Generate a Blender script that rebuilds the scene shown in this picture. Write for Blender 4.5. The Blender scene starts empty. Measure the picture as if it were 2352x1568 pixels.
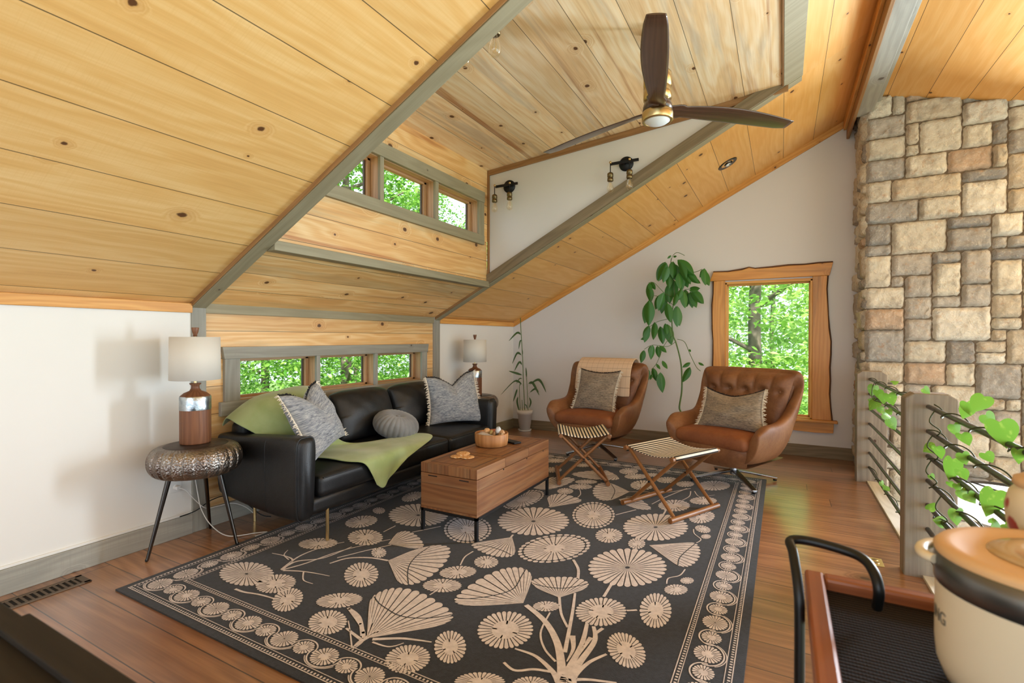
import bpy, bmesh, math, random
import numpy as np
from mathutils import Vector, Matrix, Euler
random.seed(7)
PI = math.pi
sc = bpy.context.scene
COL = sc.collection
# ------------------------------------------------------------------ camera
F_PX, YAW, PITCH, ROLL, CAM_H = 1139.08, math.radians(28.614), math.radians(-0.392), math.radians(0.092), 1.25
_f = Vector((-math.sin(YAW)*math.cos(PITCH), math.cos(YAW)*math.cos(PITCH), math.sin(PITCH)))
_r = Vector((math.cos(YAW), math.sin(YAW), 0)); _u = _r.cross(_f)
_r, _u = _r*math.cos(ROLL)+_u*math.sin(ROLL), -_r*math.sin(ROLL)+_u*math.cos(ROLL)
CAM = Vector((0, 0, CAM_H))
def ray(x, y): return _r*((x-1176)/F_PX) - _u*((y-784)/F_PX) + _f
def onz(x, y, z=0.0): d = ray(x, y); return CAM + d*((z-CAM_H)/d.z)
def onx(x, y, X): d = ray(x, y); return CAM + d*(X/d.x)
def ony(x, y, Y): d = ray(x, y); return CAM + d*(Y/d.y)
cam = bpy.data.cameras.new('camera'); camo = bpy.data.objects.new('camera', cam); COL.objects.link(camo)
cam.sensor_width = 36; cam.lens = F_PX/2352*36; cam.clip_start = .02; cam.clip_end = 300
m = Matrix((( _r.x, _u.x, -_f.x), (_r.y, _u.y, -_f.y), (_r.z, _u.z, -_f.z))).to_4x4(); m.translation = CAM
camo.matrix_world = m; sc.camera = camo
cam.dof.use_dof = True; cam.dof.focus_distance = 3.6; cam.dof.aperture_fstop = 4.0

# ------------------------------------------------------------------ mesh builder
class MB:
    def __init__(s): s.v = []; s.f = []; s.uv = []; s.mi = []; s.sm = []
    def add(s, vs, fs, uvs=None, mi=0, sm=False):
        o = len(s.v); s.v += [tuple(p) for p in vs]
        for k, f in enumerate(fs):
            s.f.append([o+i for i in f]); s.mi.append(mi); s.sm.append(sm)
            s.uv.append(uvs[k] if uvs else [(vs[i][0], vs[i][1]) for i in f])
        return s
    def box(s, lo, hi, M=None, ax=None, mi=0):
        """axis box lo..hi (optionally moved by matrix M); uv in metres, u along axis ax (default longest)"""
        lo = Vector(lo); hi = Vector(hi); d = hi-lo
        if ax is None: ax = max(range(3), key=lambda i: d[i])
        P = [Vector(((lo.x, hi.x)[i & 1], (lo.y, hi.y)[i >> 1 & 1], (lo.z, hi.z)[i >> 2])) for i in range(8)]
        F = [(0, 2, 3, 1), (4, 5, 7, 6), (0, 1, 5, 4), (2, 6, 7, 3), (0, 4, 6, 2), (1, 3, 7, 5)]
        N = [2, 2, 1, 1, 0, 0]; uvs = []
        for f, n in zip(F, N):
            a = ax if ax != n else (n+1) % 3
            b = 3-n-a
            uvs.append([(P[i][a], P[i][b]) for i in f])
        s.add([M @ p if M else p for p in P], F, uvs, mi); return s
    def prism(s, poly, ext, ua=None, mi=0):
        """planar polygon (3d points) extruded by vector ext; ua = grain direction"""
        poly = [Vector(p) for p in poly]; ext = Vector(ext); n = len(poly)
        ua = Vector(ua).normalized() if ua is not None else (poly[1]-poly[0]).normalized()
        nn = ext.normalized(); vb = nn.cross(ua).normalized()
        P = poly+[p+ext for p in poly]
        F = [list(range(n))[::-1], list(range(n, 2*n))]; U = [[(P[i].dot(ua), P[i].dot(vb)) for i in f] for f in F]
        for i in range(n):
            j = (i+1) % n; f = [i, j, n+j, n+i]; F.append(f)
            e = P[j]-P[i]
            if abs(e.normalized().dot(ua)) > .5: U.append([(P[k].dot(ua), P[k].dot(nn)) for k in f])
            else: U.append([(P[k].dot(ua), P[k].dot(nn)+P[k].dot(vb)) for k in f])
        # orientation
        a = (poly[1]-poly[0]).cross(poly[2]-poly[0])
        if a.dot(ext) < 0: F = [f[::-1] for f in F]; U = [u[::-1] for u in U]
        s.add(P, F, U, mi); return s
    def tube(s, pts, r, seg=8, caps=True, closed=False, mi=0, flat=None, sm=True):
        pts = [Vector(p) for p in pts]; n = len(pts)
        rr = r if hasattr(r, '__len__') else [r]*n
        V = []; prev = None; L = 0; us = []
        for i, p in enumerate(pts):
            if closed: t = (pts[(i+1) % n]-pts[i-1])
            else: t = pts[min(i+1, n-1)]-pts[max(i-1, 0)]
            t.normalize()
            if prev is None:
                a = Vector((0, 0, 1)) if abs(t.z) < .9 else Vector((1, 0, 0)); x = t.cross(a).normalized()
            else:
                x = prev-t*prev.dot(t)
                x = x.normalized() if x.length > 1e-6 else t.orthogonal().normalized()
            prev = x; y = t.cross(x)
            if i: L += (p-pts[i-1]).length
            us.append(L)
            for k in range(seg):
                a = 2*PI*k/seg; c, q = math.cos(a), math.sin(a)
                V.append(p+(x*c+y*q*(flat or 1))*rr[i])
        F = []; U = []; m_ = n if closed else n-1
        for i in range(m_):
            i2 = (i+1) % n
            for k in range(seg):
                k2 = (k+1) % seg
                F.append((i*seg+k, i*seg+k2, i2*seg+k2, i2*seg+k))
                r_ = max(rr[i], .002)
                U.append([(us[i], r_*2*PI*k/seg), (us[i], r_*2*PI*(k+1)/seg), (us[i2] if i2 else L, r_*2*PI*(k+1)/seg), (us[i2] if i2 else L, r_*2*PI*k/seg)])
        s.add(V, F, U, mi, sm)
        if caps and not closed:
            s.add(V[:seg], [list(range(seg))[::-1]], None, mi, False); s.add(V[-seg:], [list(range(seg))], None, mi, False)
        return s
    def lathe(s, prof, c=(0, 0, 0), seg=32, mi=0, axis='z', sm=True, sx=1, sy=1):
        c = Vector(c); n = len(prof); V = []; F = []; U = []
        for r, z in prof:
            for k in range(seg):
                a = 2*PI*k/seg
                V.append(c+Vector((r*math.cos(a)*sx, r*math.sin(a)*sy, z)))
        for i in range(n-1):
            for k in range(seg):
                k2 = (k+1) % seg
                F.append((i*seg+k, i*seg+k2, (i+1)*seg+k2, (i+1)*seg+k))
                ra = max(p[0] for p in prof)
                U.append([(prof[j][1], ra*2*PI*q/seg) for j, q in ((i, k), (i, k+1), (i+1, k+1), (i+1, k))])
        s.add(V, F, U, mi, sm); return s
    def grid(s, fn, nu, nv, Lu=1, Lv=1, mi=0, sm=True, cu=False):
        V = [fn(i/nu, j/nv) for j in range(nv+1) for i in range(nu+1)]; F = []; U = []
        for j in range(nv):
            for i in range(nu):
                a = j*(nu+1)+i; F.append((a, a+1, a+nu+2, a+nu+1))
                U.append([(Lu*(i+di)/nu, Lv*(j+dj)/nv) for di, dj in ((0, 0), (1, 0), (1, 1), (0, 1))])
        s.add(V, F, U, mi, sm); return s
    def sphere(s, c, r, seg=16, rings=10, M=None, mi=0):
        c = Vector(c); r = r if hasattr(r, '__len__') else (r, r, r)
        def fn(u, v):
            a = 2*PI*u; b = PI*(v-.5)
            p = Vector((math.cos(a)*math.cos(b)*r[0], math.sin(a)*math.cos(b)*r[1], math.sin(b)*r[2]))
            return c+(M @ p if M else p)
        return s.grid(fn, seg, rings, 2*PI*r[0], PI*r[2], mi)
    def build(s, name, mats, parent=None, bevel=0, sub=0, solid=0, weld=False, bseg=2, solid_off=0, **props):
        me = bpy.data.meshes.new(name)
        me.from_pydata(s.v, [], s.f); me.update()
        uvl = me.uv_layers.new(name='uv')
        flat = [c for u in s.uv for p in u for c in p]
        uvl.data.foreach_set('uv', flat)
        me.polygons.foreach_set('material_index', s.mi); me.polygons.foreach_set('use_smooth', s.sm)
        for mt in (mats if isinstance(mats, (list, tuple)) else [mats]): me.materials.append(mt)
        if weld:
            b = bmesh.new(); b.from_mesh(me); bmesh.ops.remove_doubles(b, verts=b.verts, dist=1e-5)
            bmesh.ops.recalc_face_normals(b, faces=b.faces); b.to_mesh(me); b.free()
        o = bpy.data.objects.new(name, me); COL.objects.link(o)
        if parent is not None: o.parent = parent
        if solid:
            q = o.modifiers.new('s', 'SOLIDIFY'); q.thickness = solid; q.offset = solid_off
        if bevel:
            q = o.modifiers.new('b', 'BEVEL'); q.width = bevel; q.segments = bseg; q.limit_method = 'ANGLE'; q.angle_limit = math.radians(40)
            q.harden_normals = False
        if sub:
            q = o.modifiers.new('ss', 'SUBSURF'); q.levels = sub; q.render_levels = sub
        for k, v in props.items(): o[k] = v
        return o

def thing(name, label, cat, loc=(0, 0, 0), rz=0, group=None):
    o = bpy.data.objects.new(name, None); COL.objects.link(o); o.empty_display_size = .1
    o.location = loc; o.rotation_euler = (0, 0, rz); o['label'] = label; o['category'] = cat
    if group: o['group'] = group
    return o
def tag(o, label, cat, group=None):
    o['label'] = label; o['category'] = cat
    if group: o['group'] = group
    return o
def struct(o): o['kind'] = 'structure'; return o
def copy_tree(o, parent=None):
    c = o.copy(); COL.objects.link(c)
    if parent is not None: c.parent = parent
    for ch in [q for q in bpy.data.objects if q.parent == o]: copy_tree(ch, c)
    return c
def catmull(P, n):
    """sample n+1 points of a Catmull-Rom curve through P"""
    P = [Vector(p) for p in P]; out = []; k = len(P)-1
    for i in range(n+1):
        t = i/n*k; j = min(int(t), k-1); t -= j
        a, b, c, d = P[max(j-1, 0)], P[j], P[j+1], P[min(j+2, k)]
        out.append(.5*((2*b)+(c-a)*t+(2*a-5*b+4*c-d)*t*t+(3*b-a-3*c+d)*t**3))
    return out
def surf(CP, nu, nv):
    """Catmull-Rom surface through a grid of control points (rows) -> function(u,v)"""
    rows = [catmull(r, nu) for r in CP]
    cols = [catmull([r[i] for r in rows], nv) for i in range(nu+1)]
    return lambda u, v: cols[int(round(u*nu))][int(round(v*nv))]

# ------------------------------------------------------------------ materials
def lin(c):
    if isinstance(c, str): c = [int(c[i:i+2], 16)/255 for i in (0, 2, 4)]
    return tuple(((x/12.92) if x <= .04045 else ((x+.055)/1.055)**2.4) for x in c)+(1,)
class NT:
    def __init__(s, name):
        s.m = bpy.data.materials.new(name); s.m.use_nodes = True; s.t = s.m.node_tree
        s.b = s.t.nodes['Principled BSDF']; s.out = s.t.nodes['Material Output']
    def n(s, ty, ins=None, **pr):
        q = s.t.nodes.new(ty)
        for k, v in pr.items(): setattr(q, k, v)
        for k, v in (ins or {}).items(): s.set(q, k, v)
        return q
    def set(s, q, k, v):
        if hasattr(v, 'is_linked') or hasattr(v, 'links'): s.t.links.new(v, q.inputs[k])
        else: q.inputs[k].default_value = v
    def ma(s, op, a, b=0.0, c=0.0, clamp=False):
        q = s.n('ShaderNodeMath', operation=op, use_clamp=clamp)
        for i, v in enumerate((a, b, c)): s.set(q, i, v)
        return q.outputs[0]
    def step(s, x, lo, hi):
        q = s.n('ShaderNodeMapRange', interpolation_type='SMOOTHSTEP')
        for k, v in zip(('Value', 'From Min', 'From Max'), (x, lo, hi)): s.set(q, k, v)
        return q.outputs[0]
    def mix(s, f, a, b, blend='MIX'):
        q = s.n('ShaderNodeMix', data_type='RGBA', blend_type=blend)
        s.set(q, 0, f)
        for i, v in ((6, a), (7, b)):
            s.set(q, i, lin(v) if isinstance(v, str) else v)
        return q.outputs[2]
    def ramp(s, f, stops, interp='LINEAR'):
        q = s.n('ShaderNodeValToRGB'); s.set(q, 0, f); r = q.color_ramp; r.interpolation = interp
        while len(r.elements) < len(stops): r.elements.new(.5)
        for e, (p, c) in zip(r.elements, stops): e.position = p; e.color = lin(c)
        return q.outputs[0]
    def uv(s):
        q = s.n('ShaderNodeUVMap', uv_map='uv'); x = s.n('ShaderNodeSeparateXYZ', {0: q.outputs[0]})
        return x.outputs[0], x.outputs[1]
    def vec(s, x, y, z=0.0):
        q = s.n('ShaderNodeCombineXYZ', {0: x, 1: y, 2: z}); return q.outputs[0]
    def noise(s, vec, scale=1, detail=3, rough=.5, dist=0, d='3D'):
        q = s.n('ShaderNodeTexNoise', {'Vector': vec, 'Scale': scale, 'Detail': detail, 'Roughness': rough, 'Distortion': dist}, noise_dimensions=d)
        return q.outputs[0]
    def obj(s): return s.n('ShaderNodeTexCoord').outputs['Object']
    def rnd(s): return s.n('ShaderNodeObjectInfo').outputs['Random']
    def island(s): return s.n('ShaderNodeNewGeometry').outputs['Random Per Island']
    def bump(s, h, st=.2, dist=.01):
        q = s.n('ShaderNodeBump', {'Strength': st, 'Distance': dist, 'Height': h}); s.set(s.b, 'Normal', q.outputs[0])
    def fin(s, col=None, rough=.5, metal=0, **kw):
        if col is not None: s.set(s.b, 'Base Color', lin(col) if isinstance(col, str) else col)
        s.set(s.b, 'Roughness', rough); s.set(s.b, 'Metallic', metal)
        for k, v in kw.items(): s.set(s.b, k.replace('_', ' '), v)
        return s.m

def plain(name, col, rough=.5, metal=0, var=0, vscale=8, bump=0, bscale=60, **kw):
    t = NT(name); c = lin(col)
    if var or bump: o = t.obj()
    if var:
        f = t.noise(o, vscale, 4)
        c = t.mix(t.step(f, .3, .7), tuple(x*(1-var) for x in c[:3])+(1,), tuple(min(1, x*(1+var)) for x in c[:3])+(1,))
    if bump: t.bump(t.noise(o, bscale, 3), bump, .004)
    return t.fin(c, rough, metal, **kw)

def wood(name, light, mid, dark, plank=None, knots=.45, stain=None, stain_amt=.5, streak=None, rough=.5, seam=.0022, ring=22., saw=0., kscale=3.2, tone=.3, bump=.12, contrast=1., kcol='5e3a1c', kr=.05, spec=.5, plen=None, coat=0):
    t = NT(name); u, v = t.uv(); R = t.rnd()
    if plank:
        idx = t.ma('FLOOR', t.ma('DIVIDE', v, plank))
        if plen:
            off = t.ma('MULTIPLY', t.n('ShaderNodeTexWhiteNoise', {'W': t.ma('ADD', idx, .37)}, noise_dimensions='1D').outputs[0], plen)
            uu = t.ma('ADD', u, off); jdx = t.ma('FLOOR', t.ma('DIVIDE', uu, plen))
        else: jdx = 0.0
        w = t.n('ShaderNodeTexWhiteNoise', {0: t.vec(idx, jdx, t.ma('MULTIPLY', R, 91.7))})
        r1 = w.outputs[0]; sp = t.n('ShaderNodeSeparateColor', {0: w.outputs[1]}); r2, r3 = sp.outputs[1], sp.outputs[2]
    else:
        w = t.n('ShaderNodeTexWhiteNoise', {'W': t.ma('MULTIPLY', R, 57.3)}, noise_dimensions='1D'); r1 = w.outputs[0]
        sp = t.n('ShaderNodeSeparateColor', {0: w.outputs[1]}); r2, r3 = sp.outputs[1], sp.outputs[2]
    U = t.ma('ADD', u, t.ma('MULTIPLY', r1, 23.)); V = t.ma('ADD', v, t.ma('MULTIPLY', r2, 11.))
    Z = t.ma('MULTIPLY', r3, 9.)
    lo = t.noise(t.vec(t.ma('MULTIPLY', U, .55), t.ma('MULTIPLY', V, 3.5), Z), 1.3, 3, .5)
    # knots
    vo = t.n('ShaderNodeTexVoronoi', {'Vector': t.vec(t.ma('MULTIPLY', U, .75), V, Z), 'Scale': kscale}, voronoi_dimensions='2D')
    dist = vo.outputs['Distance']; kc = t.n('ShaderNodeSeparateColor', {0: vo.outputs['Color']})
    on = t.ma('LESS_THAN', kc.outputs[0], knots); rad = t.ma('MULTIPLY_ADD', kc.outputs[1], kr*.75, kr*.28)
    dn = t.ma('ADD', dist, t.ma('MULTIPLY_ADD', t.noise(t.vec(U, V, Z), 40, 2), .03, -.015))
    kmask = t.ma('MULTIPLY', on, t.ma('SUBTRACT', 1.0, t.step(t.ma('DIVIDE', dn, rad), .6, 1.05)))
    halo = t.ma('MULTIPLY', on, t.ma('SUBTRACT', 1.0, t.step(t.ma('DIVIDE', dn, rad), .9, 3.6)))
    ph = t.ma('ADD', t.ma('MULTIPLY', V, ring), t.ma('MULTIPLY', lo, 7.0))
    ph = t.ma('ADD', ph, t.ma('MULTIPLY', halo, 2.6))
    rings = t.ma('MULTIPLY_ADD', t.ma('SINE', t.ma('MULTIPLY', ph, 2*PI)), .5, .5)
    fine = t.noise(t.vec(t.ma('MULTIPLY', U, 3.), t.ma('MULTIPLY', V, 110.), Z), 1.0, 2)
    g = t.ma('MULTIPLY_ADD', rings, .22*contrast, .36-.11*contrast)
    g = t.ma('MULTIPLY_ADD', t.ma('SUBTRACT', fine, .5), .45*contrast, g)
    g = t.ma('MULTIPLY_ADD', t.ma('SUBTRACT', lo, .5), .7*contrast, g)
    col = t.ramp(g, [(.08, light), (.42, mid), (.92, dark)])
    if streak:
        sn = t.noise(t.vec(t.ma('MULTIPLY', U, .22), t.ma('MULTIPLY', V, 5.5), t.ma('ADD', Z, 3.)), 1.4, 4, .55, .4)
        col = t.mix(t.ma('MULTIPLY', t.step(sn, .56, .68), t.ma('MULTIPLY_ADD', fine, .9, .3), clamp=True), col, streak)
    if stain:
        sn = t.noise(t.vec(t.ma('MULTIPLY', U, .35), t.ma('MULTIPLY', V, 4.), t.ma('ADD', Z, 6.)), 1.6, 5, .6, .5)
        col = t.mix(t.ma('MULTIPLY', t.step(sn, .5, .68), stain_amt), col, stain)
    if tone:
        f = t.ma('MULTIPLY_ADD', r2, tone, 1-tone*.5)
        q = t.n('ShaderNodeMix', {0: 1.0, 6: col}, data_type='RGBA', blend_type='MULTIPLY')
        t.set(q, 7, t.n('ShaderNodeCombineColor', {0: f, 1: f, 2: f}).outputs[0]); col = q.outputs[2]
    if saw:
        sn = t.noise(t.vec(t.ma('MULTIPLY', u, 260.), t.ma('MULTIPLY', v, 5.), 0.0), 1, 2)
        col = t.mix(t.ma('MULTIPLY', t.step(sn, .45, .75), saw), col, mid)
    col = t.mix(t.ma('MULTIPLY', halo, .35), col, dark)
    col = t.mix(kmask, col, kcol)
    h = t.ma('ADD', t.ma('MULTIPLY', g, .5), t.ma('MULTIPLY', fine, .5))
    if plank:
        fr = t.ma('FRACT', t.ma('DIVIDE', v, plank)); mn = t.ma('MULTIPLY', t.ma('MINIMUM', fr, t.ma('SUBTRACT', 1.0, fr)), plank)
        if plen:
            fj = t.ma('FRACT', t.ma('DIVIDE', uu, plen)); mj = t.ma('MULTIPLY', t.ma('MINIMUM', fj, t.ma('SUBTRACT', 1.0, fj)), plen)
            mn = t.ma('MINIMUM', mn, mj)
        sm = t.ma('SUBTRACT', 1.0, t.step(mn, seam*.5, seam*1.1))
        col = t.mix(t.ma('MULTIPLY', sm, .85), col, '1c0f06')
        h = t.ma('SUBTRACT', h, t.ma('MULTIPLY', sm, 2.))
    t.bump(h, bump, .004)
    t.set(t.b, 'Specular IOR Level', spec)
    if coat: t.set(t.b, 'Coat Weight', coat); t.set(t.b, 'Coat Roughness', .2)
    return t.fin(col, rough)
# ------------------------------------------------------------------ palette
M_ceil = wood('pine_ceiling', 'ecc78c', 'dfb06c', 'c48a4a', plank=.272, knots=.65, saw=.35, tone=.16, rough=.55, ring=13, kscale=2.3, kr=.045, contrast=.8)
M_dorm = wood('blue_pine', 'f7e4c4', 'eccb9c', 'cc9a62', plank=.272, knots=.85, stain='b0a596', stain_amt=.5, streak='a4632f', tone=.24, rough=.55, ring=11, kscale=2.8, kr=.055)
M_ceilR = wood('honey_ceiling', 'efc382', 'e0a75c', 'c98943', plank=.272, knots=.7, tone=.14, rough=.5, ring=9, kscale=2.6, kr=.055, contrast=.5)
M_pwall = wood('pine_wallboard', 'f0cf98', 'e2b070', 'c28244', plank=.185, knots=.85, stain='b09870', stain_amt=.5, streak='b3713a', tone=.28, rough=.5, ring=13, kscale=3.0, kr=.08)
M_floor = wood('floorboards', 'b07f55', '90623e', '613d23', plank=.19, knots=.35, tone=.5, rough=.3, ring=16, kscale=2.2, kr=.05, bump=.06, seam=.003, spec=.7, plen=2.6, coat=.8)
M_honey = wood('honey_trim', 'e6ae5e', 'd49546', 'a86c2c', knots=.35, tone=.12, ring=18, kscale=3.5, kr=.05)
M_liveedge = wood('live_edge_trim', 'e2a24c', 'd28e3a', 'a86b24', knots=.3, stain='6b4a25', stain_amt=.5, tone=.1, ring=20, kscale=3, kr=.06, rough=.4)
M_bark = wood('bark_edge', '6b4524', '4f3018', '2f1c0e', knots=0, tone=.2, ring=30, rough=.8, bump=.6)
M_grey = wood('grey_stained_trim', 'a0977c', '8e8469', '6f664d', knots=.3, tone=.16, ring=16, kscale=3.2, kr=.045, saw=.3, rough=.65, contrast=.7, kcol='4b4234')
M_greyp = wood('grey_weathered', 'a9a69a', '949186', '77736a', knots=.35, tone=.16, ring=16, kscale=2.2, kr=.06, saw=.4, rough=.7, contrast=.8, kcol='574c42')
M_post = wood('weathered_post', '978b7a', '84786a', '655a4c', knots=.3, tone=.1, ring=26, kscale=3.2, kr=.09, saw=.4, rough=.75, kcol='453226', bump=.3)
M_brown = wood('brown_trim', 'a47b50', '90683f', '6c4a29', knots=.2, tone=.15, ring=18, rough=.6)
M_gbrown = wood('grey_brown_trim', '8d7c62', '7b6a50', '5c4e39', knots=.2, tone=.12, ring=18, rough=.65)
M_sash = wood('sash_wood', 'c19a70', 'b0865b', '8f663d', knots=.1, tone=.12, ring=26, rough=.5)
M_wallL = plain('wall_paint', 'e6e4dd', .75, var=.012, vscale=1.5)
M_wallF = plain('wall_paint_grey', 'd9d5d1', .75, var=.012, vscale=1.5)
M_dark = plain('sash_dark', '4c4034', .5)
def glass_mat():
    t = NT('window_glass'); nt = t.t
    tr = t.n('ShaderNodeBsdfTransparent', {0: (1, 1, 1, 1)}); gl = t.n('ShaderNodeBsdfGlossy', {0: (1, 1, 1, 1), 'Roughness': .02})
    lw = t.n('ShaderNodeLayerWeight', {'Blend': .5}); fr = t.ma('MULTIPLY_ADD', t.ma('POWER', lw.outputs['Facing'], 5.0), .10, .003); mx = t.n('ShaderNodeMixShader', {0: fr, 1: tr.outputs[0], 2: gl.outputs[0]})
    nt.links.new(mx.outputs[0], t.out.inputs[0]); return t.m
M_glass = glass_mat()

# ------------------------------------------------------------------ shell
XW, YG, XD, SL = -3.32, 6.12, -2.65, .52
def zc(X): return 1.47+SL*(X-XW)          # main ceiling
def zd(X): return 2.955+.087*(X+2.64)     # dormer ceiling
def zr(X): return 3.46-.277*(X-.70)       # ceiling beyond the ridge
RX = .62
B1a, B1b, B2a, B2b = 1.80, 1.89, 4.31, 4.41
nS = Vector((-SL, 0, 1)).normalized()
def slab(name, X0, X1, Y0, Y1, zf, mat, th=.16):
    v = Vector((0, 0, th))
    b = MB(); P = [(X0, Y0, zf(X0)), (X1, Y0, zf(X1)), (X1, Y1, zf(X1)), (X0, Y1, zf(X0))]
    b.prism(P, v, (0, 1, 0)); return struct(b.build(name, mat))
slab('ceiling', -3.75, RX, -4.0, B1a, zc, M_ceil)
slab('ceiling', -3.75, RX, B2b, 6.9, zc, M_ceilR)
slab('ceiling', -3.75, XD-.04, B1a, B2b, zc, M_pwall)
slab('ceiling', .06, RX, B1a, B2b, zc, M_ceilR)
slab('ceiling', XD-.5, .0, B1a, B2b, zd, M_dorm)
slab('ceiling', RX, 5.0, -4.0, 6.9, zr, M_ceilR)
struct(MB().box((-3.45, -4.0, -.25), (.76, 6.3, 0), ax=0).build('floor', M_floor))
struct(MB().box((.76, -4.0, -3.0), (6, 6.3, -2.8), ax=0).build('floor', M_floor))
# knee wall
def wbox(name, lo, hi, mat, ax=None, **k): return struct(MB().box(lo, hi, ax=ax).build(name, mat, **k))
wbox('wall_left', (XW-.13, -4, 0), (XW, B1a, 1.46), M_wallL)
wbox('wall_left', (XW-.13, B2b, 0), (XW, YG, 1.46), M_wallL)
LO, HI = .815, 1.105
b = MB()
for y0, y1, z0, z1 in ((B1b-.05, B2a+.05, 0, LO-.015), (B1b-.05, B2a+.05, HI+.015, 1.47), (B1b-.05, 2.10, LO-.015, HI+.015), (4.12, B2a+.05, LO-.015, HI+.015)):
    b.box((XW-.13, y0, z0), (XW-.012, y1, z1), ax=1)
struct(b.build('wall_sofa', M_pwall))
# posts, beams and trims
def trim(name, lo, hi, mat, bevel=.003, ax=None): return struct(MB().box(lo, hi, ax=ax).build(name, mat, bevel=bevel))
trim('trim_1', (XW-.1, B1a, 0), (XW+.012, B1b, 1.475), M_greyp)
trim('trim_2', (XW-.1, B2a, 0), (XW+.012, B2b, 1.475), M_greyp)
def rake(name, Y0, Y1, X0, X1, below, above, mat, zf=zc):
    P = [(X0, Y0, zf(X0)-below), (X1, Y0, zf(X1)-below), (X1, Y0, zf(X1)+above), (X0, Y0, zf(X0)+above)]
    return struct(MB().prism(P, (0, Y1-Y0, 0), (1, 0, SL)).build(name, mat, bevel=.003))
rake('trim_3', B1a, B1b, XW-.02, .12, .035, .06, M_grey)
rake('trim_20', B1a-.007, B1a-.0005, XW-.02, .12, .03, .05, M_brown)
rake('trim_21', B2a+.008, B2a+.0195, XW, XD, .028, .03, M_brown)
rake('trim_4', B2a+.02, B2b, XW-.02, .12, .035, .05, M_grey)
rake('trim_5', B2a-.002, B2a+.02, XD, .02, .03, .075, M_gbrown)
rake('trim_5', B1b-.02, B1b+.002, XD, .02, .03, .075, M_gbrown)
rake('trim_6', YG-.022, YG, XW+.02, RX-.03, .07, .03, M_honey)
trim('trim_7', (XW, -4, 1.408), (XW+.022, B1a, 1.468), M_honey)
trim('trim_7', (XW, B2b, 1.408), (XW+.022, YG, 1.468), M_honey)
trim('trim_8', (XW-.02, B1b, 1.41), (XW+.008, B2a, 1.475), M_grey)
trim('baseboard_left', (XW, -4, 0), (XW+.018, B1a, .125), M_greyp)
trim('baseboard_left', (XW-.02, B1b, 0), (XW+.006, B2a, .125), M_greyp)
trim('baseboard_left', (XW, B2b, 0), (XW+.018, YG, .125), M_grey)
trim('baseboard_far', (XW, YG-.018, 0), (.66, YG, .125), M_gbrown)
trim('trim_9', (XW, -4, .125), (XW+.01, B1a, .140), M_wallL)
# gable wall with window hole
GX0, GX1, GZ0, GZ1 = -.575, .275, .40, 1.88
b = MB(); ext = (0, .16, 0)
b.prism([(XW, YG, 0), (GX0, YG, 0), (GX0, YG, zc(GX0)), (XW, YG, zc(XW))], ext, (1, 0, 0))
b.prism([(GX1, YG, 0), (1.0, YG, 0), (1.0, YG, 3.4), (RX, YG, 3.52), (GX1, YG, zc(GX1))], ext, (1, 0, 0))
b.prism([(GX0, YG, 0), (GX1, YG, 0), (GX1, YG, GZ0), (GX0, YG, GZ0)], ext, (1, 0, 0))
b.prism([(GX0, YG, GZ1), (GX1, YG, GZ1), (GX1, YG, zc(GX1)), (GX0, YG, zc(GX0))], ext, (1, 0, 0))
struct(b.build('wall_far', M_wallF))
# lower house outside wall below the loft so that nothing floats
struct(MB().box((-3.45, -4, -3.2), (-3.32, 6.28, -.25)).box((-3.45, 6.12, -3.2), (.66, 6.28, -.25)).build('wall_lower', M_wallL))
# dormer front wall
b = MB(); z0, z1 = 2.272, 2.60
ow = ((1.97, 2.767), (2.807, 3.435), (3.479, 4.137))
for y0, y1, a, c in ((B1b-.01, B2a+.01, 1.80, z0+.0-.02), (B1b-.05, B2b, z1+.015, 2.97), (B1b-.05, 1.94, z0-.02, z1+.015), (4.16, B2b, z0-.02, z1+.015)):
    b.box((XD-.14, y0, a), (XD, y1, c), ax=1)
struct(b.build('wall_dormer', M_pwall))
struct(MB().box((XD-.06, B1b+.002, 1.765), (XD+.03, B2a+.01, 1.825)).build('trim_10', M_grey, bevel=.004))
# cheek walls
for nm, y, e in (('wall_cheek', 4.345, .065), ('wall_cheek', 1.865, -.065)):
    P = [(XD, y, zc(XD)), (.02, y, zc(.02)), (.02, y, zd(.02)), (XD, y, zd(XD))]
    struct(MB().prism(P, (0, e, 0), (1, 0, 0)).build(nm, M_wallF))
trim('trim_11', (XD, 4.322, zc(XD)-.0), (XD+.022, 4.345, zd(XD)), M_brown)
P = [(XD+.01, 4.325, zd(XD)-.052), (.03, 4.325, zd(.03)-.052), (.03, 4.325, zd(.03)), (XD+.01, 4.325, zd(XD))]
struct(MB().prism(P, (0, .02, 0), (1, 0, .08)).build('trim_12', M_brown, bevel=.002))
# header where dormer ceiling meets the main slope
P = [(.0, B1b, zc(0)-.03), (.125, B1b, zc(.125)-.03), (.125, B1b, zc(.125)+.1), (0, B1b, zc(0)+.1)]
struct(MB().prism(P, (0, B2a-B1b+.03, 0), (0, 1, 0)).build('trim_13', M_grey, bevel=.003))
trim('trim_14', (-.012, B1b, zc(0)-.028), (.0, B2a, zc(0)+.08), M_brown)
# ridge beam and its boards
YS = 5.55
trim('trim_15', (.59, -4, 3.30), (.71, YS+.03, 3.52), M_greyp)
trim('trim_16', (.563, -4, 3.285), (.588, YG-.03, 3.52), M_brown)
trim('trim_17', (.537, -4, 3.38), (.563, YG-.03, 3.52), M_honey)
trim('trim_18', (.722, -4, 3.385), (.765, YS+.03, 3.48), M_greyp)

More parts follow.
